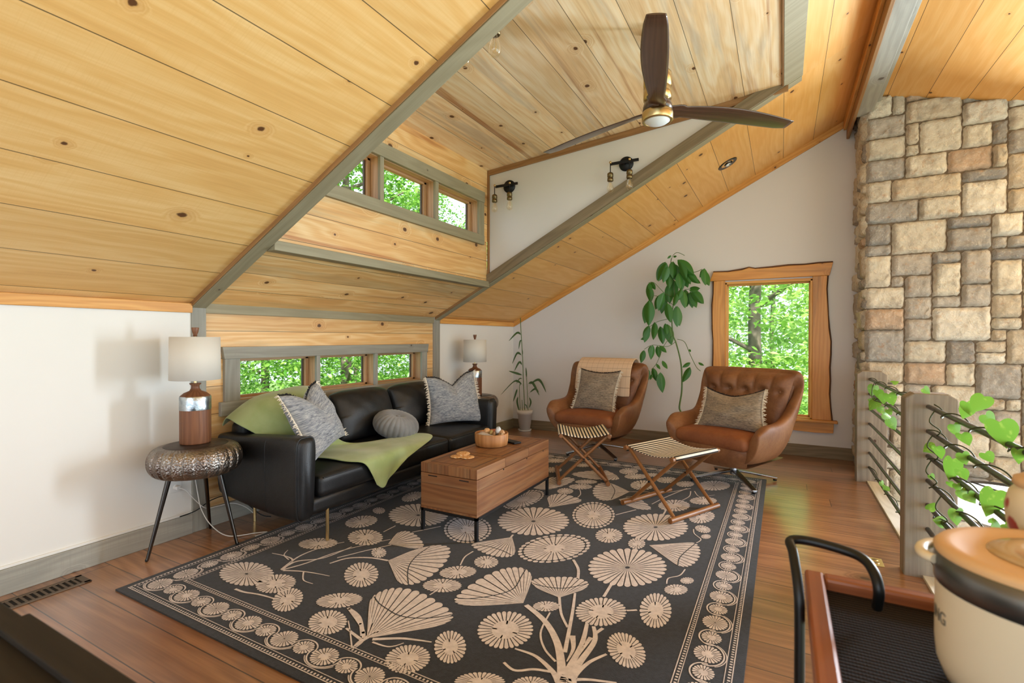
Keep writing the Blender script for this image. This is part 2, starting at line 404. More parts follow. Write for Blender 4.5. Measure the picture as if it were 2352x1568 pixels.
# ------------------------------------------------------------------ windows
def window(name, parts):
    e = bpy.data.objects.new(name, None); COL.objects.link(e); e['kind'] = 'structure'
    return e
def taper_board(y0, y1, z0, z1, tp, x0, x1):
    P = [(x0, y0, z1), (x0, y1, z1), (x0, y1-tp, z0), (x0, y0+tp, z0)]
    return MB().prism(P, (x1-x0, 0, 0), (0, 1, 0))
def triple(name, X, ops, z0, z1, hdr, sill, ycase, tp, sillover, matc):
    w = window(name, None); t = .026
    taper_board(ycase[0]-tp, ycase[1]+tp, z1, hdr, tp*.7, X, X+t+.006).build('header_board', matc, w, bevel=.003)
    MB().box((X, ycase[0]-sillover, sill), (X+t+.004, ycase[1]+sillover, z0)).build('apron_board', matc, w, bevel=.003)
    for a, c in ((ycase[0], ops[0][0]), (ops[0][1], ops[1][0]), (ops[1][1], ops[2][0]), (ops[2][1], ycase[1])):
        MB().box((X, a, z0), (X+t, c, z1)).build('casing', matc, w, bevel=.002)
    for k, (a, c) in enumerate(ops):
        # jamb box, sash, pane
        j = MB(); d = .12
        j.box((X-d, a-.018, z0), (X, a, z1)).box((X-d, c, z0), (X, c+.018, z1)).box((X-d, a, z1-.006), (X, c, z1+.01)).box((X-d, a, z0-.01), (X, c, z0+.008))
        j.build('jamb', M_sash, w)
        s = MB(); s_ = .03
        for (ya, yb, za, zb) in ((a, a+s_, z0, z1), (c-s_, c, z0, z1), (a, c, z0, z0+s_*.8), (a, c, z1-s_*.8, z1)):
            s.box((X-.115, ya, za), (X-.075, yb, zb))
        s.build('sash', M_sash, w, bevel=.003)
        s = MB()
        for (ya, yb) in ((a+s_-.004, a+s_+.012), (c-s_-.012, c-s_+.004)): s.box((X-.112, ya, z0+.02), (X-.098, yb, z1-.02))
        s.build('gasket', M_dark, w)
        MB().box((X-.106, a+s_*.8, z0+.01), (X-.102, c-s_*.8, z1-.01)).build('pane', M_glass, w)
triple('window_1', XW-.012, ((2.12, 2.765), (2.80, 3.42), (3.455, 4.10)), LO, HI, 1.187, .72, (2.012, 4.185), .02, .03, M_greyp)
triple('window_2', XD, ow, z0, z1, 2.705, 2.18, (1.93, 4.228), .006, .0, M_grey)
# gable window with live-edge boards
w = window('window_3', None)
Yf = YG
def live(poly, th=.035): return MB().prism(poly, (0, -th, 0), (poly[1][0]-poly[0][0], 0, poly[1][2]-poly[0][2]))
rn = random.Random(3)
# header
top = [ (-.70, 2.005), (-.55, 2.0), (-.40, 2.012), (-.33, 2.035), (-.27, 2.018), (-.1, 2.02), (.05, 2.03), (.2, 2.028), (.33, 2.035), (.455, 2.038)]
P = [(-.735, Yf, 1.905), (.425, Yf, 1.905)]+[(x, Yf, z) for x, z in top[::-1]]
live(P).build('header_board', M_liveedge, w, bevel=.004)
P = [(x, Yf, z-.008) for x, z in top]+[(x, Yf, z+.012+rn.uniform(0, .01)) for x, z in top[::-1]]
live(P, .026).build('bark', M_bark, w, bevel=.004)
def edge(base, amp, n, seed):
    r = random.Random(seed); return [base+amp*(math.sin(i*.9+seed)+r.uniform(-.6, .6)) for i in range(n)]
for nm, xin, xo, sg, sd in (('l', GX0-.0, -.70, -1, 4), ('r', GX1+.0, .405, 1, 9)):
    zs = [.40+1.505*i/11 for i in range(12)]; xs = edge(xo, .009, 12, sd)
    if nm == 'r': xs = [x+.04*(1-i/11) for i, x in enumerate(xs)]
    P = [(xin, Yf, zs[0]), (xin, Yf, zs[-1])]+[(x, Yf, z) for x, z in list(zip(xs, zs))[::-1]]
    MB().prism(P, (0, -.03, 0), (0, 0, 1)).build('side_casing', M_liveedge, w, bevel=.003)
    P = [(x-sg*.003, Yf, z) for x, z in zip(xs, zs)]+[(x+sg*(.010+rn.uniform(0, .006)), Yf, z) for x, z in list(zip(xs, zs))[::-1]]
    MB().prism(P, (0, -.024, 0), (0, 0, 1)).build('bark', M_bark, w, bevel=.003)
MB().box((-.76, Yf-.085, .375), (.50, Yf, .402)).build('sill', M_liveedge, w, bevel=.006)
P = [(-.70, Yf, .375), (.47, Yf, .375), (.465, Yf, .27), (.3, Yf, .262), (.1, Yf, .272), (-.2, Yf, .262), (-.5, Yf, .27), (-.70, Yf, .268)]
live(P, .03).build('apron_board', M_liveedge, w, bevel=.003)
j = MB()
for lo, hi in (((GX0, Yf-.02, GZ0), (GX0+.02, Yf+.12, GZ1)), ((GX1-.02, Yf-.02, GZ0), (GX1, Yf+.12, GZ1)), ((GX0, Yf-.02, GZ1-.02), (GX1, Yf+.12, GZ1+.01)), ((GX0, Yf-.02, GZ0-.01), (GX1, Yf+.12, GZ0+.012))): j.box(lo, hi)
j.build('jamb', M_honey, w, bevel=.002)
s = MB(); q = .03
for lo, hi in (((GX0+.01, Yf+.06, GZ0), (GX0+q, Yf+.1, GZ1)), ((GX1-q, Yf+.06, GZ0), (GX1-.01, Yf+.1, GZ1)), ((GX0, Yf+.06, GZ1-.035), (GX1, Yf+.1, GZ1)), ((GX0, Yf+.06, GZ0), (GX1, Yf+.1, GZ0+.03))): s.box(lo, hi)
s.build('sash', M_honey, w, bevel=.003)
MB().box((GX0+.02, Yf+.078, GZ0+.02), (GX1-.02, Yf+.082, GZ1-.02)).build('pane', M_glass, w)

# ------------------------------------------------------------------ stone chimney
def stone_mat():
    t = NT('stone'); r = t.island(); o = t.obj()
    base = t.ramp(r, [(0, 'd2c7b4'), (.18, 'ded3bf'), (.36, 'bcb2a6'), (.48, 'd0c0a8'), (.6, 'aaa39b'), (.7, 'e4dccd'), (.82, '99938d'), (.9, 'cdbda6'), (.96, 'c4a88f')], 'CONSTANT')
    vo = t.n('ShaderNodeVectorMath', {0: o, 1: t.vec(t.ma('MULTIPLY', r, 77.), t.ma('MULTIPLY', r, 31.), 0.0)}, operation='ADD').outputs[0]
    a = t.noise(vo, 7, 6, .65, .6); c = t.mix(t.ma('MULTIPLY', t.step(a, .45, .75), .7), base, '94887a'); c2 = t.noise(vo, 16, 5, .6)
    c = t.mix(t.ma('MULTIPLY', t.step(c2, .55, .75), .55), c, 'b98a5c'); c = t.mix(t.ma('MULTIPLY', t.step(t.noise(vo, 45, 4), .5, .8), .35), c, 'efe6d4')
    t.bump(t.ma('ADD', t.noise(vo, 14, 8, .7, .8), t.ma('MULTIPLY', t.noise(vo, 70, 4), .3)), .8, .035)
    return t.fin(c, .85)
M_stone = stone_mat(); M_mortar = plain('mortar', '6a5a48', .9, var=.15, vscale=20, bump=.3)
def stones(b, org, ua, va, na, W, H, seed, top=None):
    """random ashlar on a face: unit grid packed by rectangles"""
    r = random.Random(seed); U = .096; nx, nz = int(W/U+.5), int(H/U+.5); occ = [[0]*nx for _ in range(nz)]
    sizes = [(4, 3), (3, 3), (5, 3), (3, 2), (4, 2), (2, 2), (5, 2), (2, 1), (3, 1), (1, 1), (2, 3), (1, 2), (4, 1)]; wts = [4, 7, 1.5, 12, 8, 8, 3, 5, 3, 1.5, 4, 1.5, 1]
    for j in range(nz):
        for i in range(nx):
            if occ[j][i]: continue
            for _ in range(30):
                w_, h_ = r.choices(sizes, wts)[0]
                if i+w_ <= nx and j+h_ <= nz and all(not occ[j+y][i+x] for y in range(h_) for x in range(w_)): break
            else: w_, h_ = 1, 1
            for y in range(h_):
                for x in range(w_): occ[j+y][i+x] = 1
            u0, u1, v0, v1 = i*U+.001, (i+w_)*U-.001, j*U+.001, (j+h_)*U-.001
            if top and v0 > top((u0+u1)/2)+.25: continue
            nu, nv = max(5, w_*4), max(5, h_*4); dep = r.uniform(.026, .048); tx, ty = r.uniform(-.06, .06), r.uniform(-.06, .06); sd = r.uniform(0, 99)
            jit = [[(r.uniform(-.0045, .0045), r.uniform(-.0045, .0045), r.uniform(-.008, .008)) for _ in range(nu+1)] for _ in range(nv+1)]
            def fn(a, c):
                ii, jj = int(round(a*nu)), int(round(c*nv)); e = min(a, 1-a)*(u1-u0), min(c, 1-c)*(v1-v0)
                q = min(1, min(e)/.010); d = dep*(q**.55)+(tx*(a-.5)*(u1-u0)+ty*(c-.5)*(v1-v0))*q+jit[jj][ii][2]*q
                if min(e) < 1e-6: d = -.006
                return org+ua*(u0+(u1-u0)*a+jit[jj][ii][0])+va*(v0+(v1-v0)*c+jit[jj][ii][1]*.8)+na*d
            b.grid(fn, nu, nv, 1, 1, 0, True)
CX0 = .672
b = MB(); Zb = -2.8
stones(b, Vector((CX0-.01, YS, Zb)), Vector((1, 0, 0)), Vector((0, 0, 1)), Vector((0, -1, 0)), 1.6, 6.4, 5, lambda u: zr(CX0+u)-Zb)
stones(b, Vector((CX0, YG, Zb)), Vector((0, -1, 0)), Vector((0, 0, 1)), Vector((-1, 0, 0)), YG-YS, 6.2, 8)
P = [(CX0, YS+.0, Zb), (CX0+1.6, YS, Zb), (CX0+1.6, YS, zr(CX0+1.6)+.02), (CX0, YS, zr(CX0)+.02)]
b.prism(P, (0, YG-YS, 0), (1, 0, 0), mi=1)
ch = struct(b.build('stone_chimney', [M_stone, M_mortar]))
# ------------------------------------------------------------------ furniture materials
def leather(name, c1, c2, rough, wr=.25):
    t = NT(name); o = t.obj(); f = t.noise(o, 5, 5, .6); g = t.noise(o, 45, 4, .6)
    col = t.mix(t.step(t.ma('ADD', t.ma('MULTIPLY', f, .7), t.ma('MULTIPLY', g, .3)), .35, .68), c1, c2)
    vo = t.n('ShaderNodeTexVoronoi', {'Vector': o, 'Scale': 260.})
    t.bump(t.ma('ADD', t.ma('MULTIPLY', vo.outputs['Distance'], .3), t.ma('MULTIPLY', t.noise(o, 18, 4), .9)), wr, .008)
    return t.fin(col, rough)
M_black = leather('black_leather', '0f1012', '1b1c1e', .42)
M_tan = leather('tan_leather', '74492c', '8f623f', .5, .3)
M_tanseat = leather('tan_suede', '80492a', '935a36', .65, .2)
def heather(name, a, b, c):
    t = NT(name); u, v = t.uv()
    n1 = t.noise(t.vec(t.ma('MULTIPLY', u, 40.), t.ma('MULTIPLY', v, 330.), 0.0), 1, 3, .6)
    n2 = t.noise(t.vec(t.ma('MULTIPLY', u, 12.), t.ma('MULTIPLY', v, 60.), 4.0), 1, 3, .6)
    f = t.ma('ADD', t.ma('MULTIPLY', n1, .75), t.ma('MULTIPLY', n2, .35))
    col = t.ramp(f, [(.40, a), (.52, b), (.66, c)]); t.bump(n1, .6, .006)
    return t.fin(col, .95, Sheen_Weight=.2)
M_heather = heather('heather_blue', '4b5059', '878c94', 'bfbfbd')
M_heatherb = heather('heather_brown', '474039', '837768', 'aa9984')
M_fringe = plain('cream_fringe', 'e8dfce', .95); M_fringeb = plain('black_fringe', '16161a', .95)
def cloth(name, c, c2=None, sc_=300):
    t = NT(name); u, v = t.uv(); o = t.obj()
    n1 = t.noise(o, 420, 2); n2 = t.noise(o, 6, 4)
    col = t.mix(t.step(n2, .3, .7), c, c2 or c); t.bump(n1, .35, .002); return t.fin(col, .95, Sheen_Weight=.35)
M_green = cloth('green_fleece', '94a467', 'a9b780')
M_knit = cloth('grey_knit', '6f7072', '8d8e8f')
def checks():
    t = NT('cream_check'); u, v = t.uv()
    def ln(x, p, w): f = t.ma('FRACT', t.ma('DIVIDE', x, p)); return t.ma('LESS_THAN', f, w)
    c = t.mix(t.ma('MULTIPLY', ln(u, .012, .5), .25), 'dcbf9f', 'ecd8bf')
    c = t.mix(t.ma('MULTIPLY', ln(v, .05, .05), .7), c, '7b5f4a'); c = t.mix(t.ma('MULTIPLY', ln(u, .055, .045), .5), c, '8a6a50')
    t.bump(t.noise(t.vec(t.ma('MULTIPLY', u, 300.), t.ma('MULTIPLY', v, 300.)), 1, 2), .4, .003); return t.fin(c, .95)
M_check = checks()
def stripes():
    t = NT('striped_canvas'); u, v = t.uv(); f = t.ma('FRACT', t.ma('DIVIDE', v, .028))
    m = t.ma('LESS_THAN', f, .47); c = t.mix(m, 'ece3d3', '1c1a1c'); t.bump(t.noise(t.vec(t.ma('MULTIPLY', u, 500.), t.ma('MULTIPLY', v, 500.)), 1, 2), .3, .002); return t.fin(c, .9)
M_stripe = stripes()
M_brass = plain('brass', 'd0b682', .3, 1.0); M_chrome = plain('brushed_steel', 'b9bcc0', .25, 1.0)
M_iron = plain('black_metal', '17181b', .45, .4); M_gun = plain('gunmetal', '55524f', .3, 1.0)
M_mango = wood('mango_wood', '96683f', '7d5130', '56351d', plank=.16, knots=.25, tone=.10, ring=22, kscale=3.5, kr=.03, rough=.45, seam=.0012, stain='a58a66', stain_amt=.35)
M_stoolw = wood('oiled_wood', '9c6a3c', '84552d', '5c3718', knots=.1, tone=.1, ring=34, rough=.42)
M_bowl = wood('bowl_wood', 'c18a56', 'a9723f', '7c4b26', knots=.3, tone=.1, ring=16, stain='8a5a34', stain_amt=.5, rough=.5)
M_walnut = wood('walnut', '5a3d2c', '452d20', '2c1b12', knots=0, tone=.1, ring=24, rough=.4)

def rb(b, lo, hi, r=.04, M=None, puff=0, n=6, axis=2):
    """rounded, optionally puffed box as 6 grids of a superellipsoid-like shell"""
    lo = Vector(lo); hi = Vector(hi); c = (lo+hi)/2; h = (hi-lo)/2
    def warp(p):
        q = Vector(p)
        # round edges
        inner = Vector([max(h[i]-r, 1e-4) for i in range(3)])
        a = Vector([max(-inner[i], min(inner[i], q[i])) for i in range(3)]); d = q-a
        if d.length > 1e-9: q = a+d.normalized()*min(r, d.length if d.length < r else r)
        if puff:
            i, j = [k for k in range(3) if k != axis]
            w_ = max(0, (1-(q[i]/h[i])**2))*max(0, (1-(q[j]/h[j])**2))
            q[axis] += puff*(w_**.6)*(1 if q[axis] > 0 else -1)
        q = q+c
        return M @ q if M else q
    for ax in range(3):
        i, j = (ax+1) % 3, (ax+2) % 3
        def ts(L): # denser near edges
            rr = min(r/L/2*1.0, .45); k = [0, rr*.3, rr*.65, rr]; mid = [rr+(1-2*rr)*t/n for t in range(1, n)]
            return k+mid+[1-x for x in k[::-1]]
        ti, tj = ts(h[i]), ts(h[j])
        for sg in (-1, 1):
            V = []; 
            for y in tj:
                for x in ti:
                    p = Vector((0, 0, 0)); p[ax] = sg*h[ax]; p[i] = (2*x-1)*h[i]; p[j] = (2*y-1)*h[j]; V.append(warp(p))
            F = []; U = []; nu = len(ti)
            for y in range(len(tj)-1):
                for x in range(nu-1):
                    f = [y*nu+x, y*nu+x+1, (y+1)*nu+x+1, (y+1)*nu+x]; uvv = [(ti[a]*2*h[i], tj[c_]*2*h[j]) for a, c_ in ((x, y), (x+1, y), (x+1, y+1), (x, y+1))]
                    if sg < 0: f = f[::-1]; uvv = uvv[::-1]
                    F.append(f); U.append(uvv)
            b.add(V, F, U, 0, True)
    return b
def frame(o, x, z):
    """matrix with local x along x, local z close to z, origin o"""
    x = Vector(x).normalized(); z = Vector(z); z = (z-x*z.dot(x)).normalized(); y = z.cross(x)
    return Matrix(((x.x, y.x, z.x, o[0]), (x.y, y.y, z.y, o[1]), (x.z, y.z, z.z, o[2]), (0, 0, 0, 1)))

# ------------------------------------------------------------------ pillows
def pillow(name, label, TL, TR, BR, BL, nrm, th, mat, group=None, chop=0, top_black=True, seed=1, wrinkle=.006, sides=True, sag=0):
    """cushion from its four corners (front view), bulging both ways along nrm"""
    TL, TR, BR, BL = map(Vector, (TL, TR, BR, BL)); c = (TL+TR+BR+BL)/4; n = Vector(nrm).normalized()
    root = thing(name, label, 'pillow', c, group=group); r = random.Random(seed); ph = [r.uniform(0, 6) for _ in range(6)]
    def mid(u, v):
        # edges curve inwards between the corners
        p = (TL*(1-u)+TR*u)*(1-v)+(BL*(1-u)+BR*u)*v
        cx = (.5-u)*.10*(1-(2*v-1)**2)*1.0; cy = (.5-v)*.10*(1-(2*u-1)**2)
        p = p+((TR-TL)*(1-v)+(BR-BL)*v)*cx+((BL-TL)*(1-u)+(BR-TR)*u)*cy
        if chop:
            w_ = max(0, 1-abs(u-.5)/.34)**1.5*max(0, 1-v/.75)**1.3
            p = p+((BL-TL)+(BR-TR))*.5*chop*w_
        if sag: p = p-Vector((0, 0, sag))*(1-(2*u-1)**2)*(1-v)
        return p-c
    def t_(u, v):
        a = max(0, 1-(2*u-1)**2)**.55*max(0, 1-(2*v-1)**2)**.55
        k = th*a
        if chop: k *= 1-.45*max(0, 1-abs(u-.5)/.2)*max(0, 1-v/.5)
        k += wrinkle*a*(math.sin(9*u+5*v+ph[0])+.7*math.sin(17*v-6*u+ph[1])+.6*math.sin(23*u*v+ph[2]))
        return k
    W = (TR-TL).length; H = (BL-TL).length
    b = MB()
    for s_ in (1, -1): b.grid(lambda u, v: mid(u, v)+n*s_*t_(u, v), 28, 28, W, H)
    b.build('cover', mat, root, weld=True, sub=1)
    def fringe(edge, m, nm, N, L):
        fb = MB()
        for i in range(N):
            k = (i+.5)/N; p = edge(k); q = edge(min(1, k+.01)); t = (q-p).normalized(); out = p.normalized(); out = (out-t*out.dot(t))
            out = out.normalized() if out.length > 1e-5 else n
            out = (out+n*r.uniform(-.35, .6)+t*r.uniform(-.6, .6)).normalized(); ln_ = L*r.uniform(.7, 1.25)
            fb.tube([p-out*.004, p+out*ln_*.5, p+out*ln_+Vector((0, 0, -.004))], [.0028, .0026, .0012], 5, caps=False)
        fb.build(nm, m, root)
    N = int(W/.0055)
    if top_black: fringe(lambda k: mid(k, 0), M_fringeb, 'top_fringe', N, .014)
    if sides:
        fringe(lambda k: mid(0, k), M_fringe, 'side_fringe', int(H/.005), .030); fringe(lambda k: mid(1, k), M_fringe, 'side_fringe', int(H/.005), .030)
    return root

# ------------------------------------------------------------------ sofa
SX0, SX1, SY0, SY1 = -3.24, -2.42, 1.895, 4.14
so = thing('sofa', 'long black leather three-seat sofa under the low window', 'sofa', ((SX0+SX1)/2, (SY0+SY1)/2, 0))
O = Vector(so.location)
def sb(): return MB()
b = sb(); rb(b, Vector((SX0+.03, SY0+.1, .19))-O, Vector((SX1-.01, SY1-.1, .30))-O, .035); b.build('base', M_black, so, weld=True)
for nm, y0, y1, sg in (('arm', SY0, SY0+.135, -1), ('arm', SY1-.135, SY1, 1)):
    b = sb()
    # arm panel: rounded, tapering inwards to its foot, leaning a little outwards
    NU, NV = 26, 20
    def arm(u, v):
        a = 2*PI*v; cs, sn = math.cos(a), math.sin(a); k = .16
        yy = (abs(cs)**.45)*(1 if cs >= 0 else -1); zz = (abs(sn)**.32)*(1 if sn >= 0 else -1)
        e = min(u, 1-u); rr = min(1, (e/.035))**.5 if e < .035 else 1
        x = SX0+.0+(SX1+.005-SX0)*u
        top = .648-.02*math.cos(PI*u); bot = .175+.065*max(0, 1-u/.9)**2
        zc_ = (top+bot)/2; hz = (top-bot)/2
        z = zc_+hz*zz*(.985+.015*rr)*(1 if rr > .99 else .93+.07*rr)
        yc = (y0+y1)/2; hy = (y1-y0)/2*(.80+.20*(z-bot)/(top-bot))*(.72+.28*rr)
        x += (.03*(z-.5)*u)
        return Vector((x, yc+hy*yy, z))-O
    b.grid(arm, NU, 40, .8, 1.2)
    V0 = [arm(0, j/40) for j in range(40)]; V1 = [arm(1, j/40) for j in range(40)]
    b.add(V0, [list(range(40))], None, 0, True); b.add(V1, [list(range(40))[::-1]], None, 0, True)
    ao = b.build(nm, M_black, so, weld=True)
    p = MB(); p.tube([arm(.962, j/40)+(arm(.962, j/40)-arm(.962, .5*0))*0 for j in range(40)], .0055, 6, closed=True); p.build('piping', M_black, ao)
    p = MB(); yo = (y0 if sg < 0 else y1)
    p.tube([arm(.62, (.5 if sg < 0 else 0)+q) for q in (-.16, -.1, -.05, 0, .05, .1, .16)], .0022, 5); p.build('seam', M_black, ao)
b = sb(); rb(b, Vector((SX0, SY0+.1, .24))-O, Vector((SX0+.14, SY1-.1, .70))-O, .05); b.build('back_frame', M_black, so, weld=True)
cw = (4.005-2.03)/3
for k in range(3):
    y0 = 2.03+k*cw; b = sb()
    rb(b, Vector((SX0+.13, y0+.004, .295))-O, Vector((SX1+.015, y0+cw-.004, .425))-O, .035, puff=.022, n=8); q = b.build('seat_cushion', M_black, so, weld=True)
    p = MB(); z = .412
    p.tube([Vector((SX1+.012, y0+.03, z))-O, Vector((SX1+.012, y0+cw-.03, z))-O], .004, 6); p.build('piping', M_black, q)
    b = MB(); r_ = random.Random(k+3)
    def bc(u, v, s_):
        a = max(0, 1-(2*u-1)**2)**.35*max(0, 1-(2*v-1)**2)**.35
        y = y0+.008+(cw-.016)*(u+.04*(.5-u)*(1-(2*v-1)**2)*0); z = .43+.405*v-.035*abs(2*u-1)**4*(v > .5)
        x = SX0+.24-.10*v+s_*(.115*a+.007*a*(math.sin(22*u+7*v*(k+1))*max(0, v-.55)*2+.5*math.sin(9*u-13*v+k)))
        return Vector((x, y, z))-O
    for s_ in (1, -1): b.grid(lambda u, v: bc(u, v, s_), 26, 22)
    b.build('back_cushion', M_black, so, weld=True, sub=1)
for x, y in ((-2.445, 2.122), (-2.445, 3.91), (-3.15, 2.12), (-3.15, 3.91)):
    MB().tube([Vector((x, y, 0.0100 if x > -2.9 else .001))-O, Vector((x, y, .245))-O], .0105, 12).build('leg', M_brass, so)

# pillows on the sofa
pillow('throw_pillow', 'blue-grey woven pillow with a white fringe leaning on the near sofa arm', onx(638, 908, -2.74), onx(726, 876, -2.83), onx(795, 1000, -2.74), onx(722, 1064, -2.50), (.85, .42, .28), .105, M_heather, 'blue-grey fringed sofa pillows', chop=.17, seed=2)
pillow('throw_pillow', 'blue-grey woven pillow with a white fringe at the far sofa arm', onx(977, 866, -2.88), onx(1088, 850, -2.66), onx(1117, 970, -2.50), onx(985, 978, -2.84), (.80, -.50, .22), .10, M_heather, 'blue-grey fringed sofa pillows', chop=.20, seed=5)
# knitted pouf pillow
c = Vector((-2.76, 3.09, .545)); t_ = thing('round_pillow', 'round grey chunky-knit pillow on the middle sofa cushion', 'pillow', c)
tilt = Euler((0, math.radians(18), 0)).to_matrix()
def knit(u, v):
    a = 2*PI*u; p = PI*(v-.5); rr = .185*(math.cos(p)**.62 if math.cos(p) > 0 else 0); z = .098*math.sin(p)*(1-.28*math.exp(-(rr/.05)**2))
    k = 1+.045*abs(math.sin(13*a))*math.cos(p)-.035+.012*math.sin(60*p+ (PI if int(a/(PI/13)) % 2 else 0))
    return tilt @ Vector((rr*k*math.cos(a), rr*k*math.sin(a), z*k))
MB().grid(knit, 208, 60).build('cover', M_knit, t_, weld=True)
MB().sphere(tilt @ Vector((0, 0, .072)), (.018, .018, .01)).build('button', M_knit, t_)
# green throw: over the back, down the seat and over its front edge
CP = [[(-3.27, 1.97, .66), (-3.28, 2.12, .74), (-3.28, 2.30, .76), (-3.27, 2.52, .74)],
      [(-3.18, 1.945, .72), (-3.17, 2.10, .83), (-3.16, 2.32, .875), (-3.15, 2.54, .872)],
      [(-3.03, 1.935, .69), (-2.99, 2.09, .80), (-2.96, 2.30, .865), (-2.95, 2.50, .865)],
      [(-2.92, 2.05, .58), (-2.87, 2.15, .66), (-2.85, 2.30, .68), (-2.84, 2.46, .66)],
      [(-2.86, 2.18, .47), (-2.84, 2.30, .49), (-2.83, 2.44, .49), (-2.82, 2.62, .475)],
      [(-2.66, 2.26, .462), (-2.68, 2.48, .466), (-2.68, 2.73, .467), (-2.68, 2.98, .466)],
      [(-2.50, 2.30, .456), (-2.53, 2.55, .462), (-2.54, 2.85, .468), (-2.60, 3.16, .47)],
      [(-2.395, 2.36, .440), (-2.395, 2.55, .445), (-2.40, 2.82, .45), (-2.47, 3.20, .462)],
      [(-2.375, 2.42, .36), (-2.372, 2.55, .345), (-2.378, 2.68, .37), (-2.38, 2.95, .43)],
      [(-2.368, 2.47, .265), (-2.362, 2.53, .245), (-2.366, 2.60, .30), (-2.372, 2.74, .385)]]
fs = surf(CP, 30, 54); r_ = random.Random(5)
def thr(u, v):
    p = Vector(fs(u, v)); p.z += .004*math.sin(16*u+7*v)+.003*math.sin(25*v-9*u); p.x += .004*math.sin(14*u+3*v); return p
g = MB().grid(thr, 30, 54, 1, 1.8).build('throw_blanket', M_green, solid=.008, sub=1)
tag(g, 'light green fleece throw draped over the black sofa', 'blanket')

# ------------------------------------------------------------------ coffee table
ct = thing('coffee_table', 'brown wooden storage-box coffee table on thin black metal legs', 'coffee table', (-1.835, 3.055, 0))
CX, CY = .215, .525
b = MB(); zt = .45
for lo, hi in (((-CX, -CY, .17), (CX, -CY+.02, .385)), ((-CX, CY-.02, .17), (CX, CY, .385)), ((-CX, -CY+.02, .17), (-CX+.02, CY-.02, .385)), ((CX-.02, -CY+.02, .17), (CX, CY-.02, .385)), ((-CX, -CY, .155), (CX, CY, .17))): b.box(lo, hi)
b.build('box', M_mango, ct, bevel=.003)
for y0, y1 in ((-CY, -.175), (-.172, .172), (.175, CY)):
    lid = MB().box((-CX, y0, .388), (CX, y1, zt), ax=1).build('lid', M_mango, ct, bevel=.003)
    g = MB(); e = .045
    ya, yb = y0+(e if y0 < -.3 else .03), y1-(e if y1 > .3 else .03)
    for lo, hi in (((-CX+e, ya, zt-.001), (CX-e, ya+.0045, zt+.0008)), ((-CX+e, yb-.0045, zt-.001), (CX-e, yb, zt+.0008)), ((-CX+e, ya, zt-.001), (-CX+e+.0045, yb, zt+.0008)), ((CX-e-.0045, ya, zt-.001), (CX-e, yb, zt+.0008))): g.box(lo, hi)
    g.build('inlay_groove', M_walnut, lid)
for x, y in ((-.12, -CY-.0015), (.12, -CY-.0015)): MB().box((x-.035, y, .368), (x+.035, y+.01, .374)).build('finger_slot', M_iron, ct)
for y in (-.20, .14, .42): MB().box((CX-.01, y-.006, .376), (CX+.0015, y+.006, .384)).build('finger_slot', M_iron, ct)
for x in (-CX+.01, CX-.01):
    for y in (-CY+.01, CY-.01): MB().box((x-.01, y-.01, .0104), (x+.01, y+.01, .155)).build('leg', M_iron, ct, bevel=.001)
b = MB()
for lo, hi in (((-CX, -CY, .138), (CX, -CY+.02, .155)), ((-CX, CY-.02, .138), (CX, CY, .155)), ((-CX, -CY, .138), (-CX+.02, CY, .155)), ((CX-.02, -CY, .138), (CX, CY, .155))): b.box(lo, hi)
b.build('frame', M_iron, ct)
# bowl with pebbles
bc_ = Vector((-1.905, 3.175, zt)); bo = thing('bowl', 'round wooden bowl full of pebbles on the coffee table', 'bowl', bc_)
MB().lathe([(.0, 0), (.10, 0), (.118, .008), (.124, .04), (.126, .092), (.123, .096), (.118, .095), (.114, .06), (.10, .03), (0, .025)], seg=48).build('body', M_bowl, bo)
def pebble(name, label, c, r, col, seed, group=None, rz=0, ry=0):
    mt = plain('pebble_'+col, col, .55, var=.22, vscale=40); r_ = random.Random(seed); ph = [r_.uniform(0, 6) for _ in range(4)]
    M = Euler((ry*.6, ry, rz)).to_matrix()
    def fn(u, v):
        a = 2*PI*u; b_ = PI*(v-.5); k = 1+.10*math.sin(2*a+ph[0])*math.cos(b_)+.07*math.sin(3*b_+ph[1])+.05*math.sin(3*a+ph[2])
        return M @ Vector((math.cos(a)*math.cos(b_)*r[0]*k, math.sin(a)*math.cos(b_)*r[1]*k, math.sin(b_)*r[2]*k))
    o = MB().grid(fn, 16, 10).build(name, mt, weld=True); o.location = Vector(c)
    return tag(o, label, 'pebble', group)
gz = zt+.085
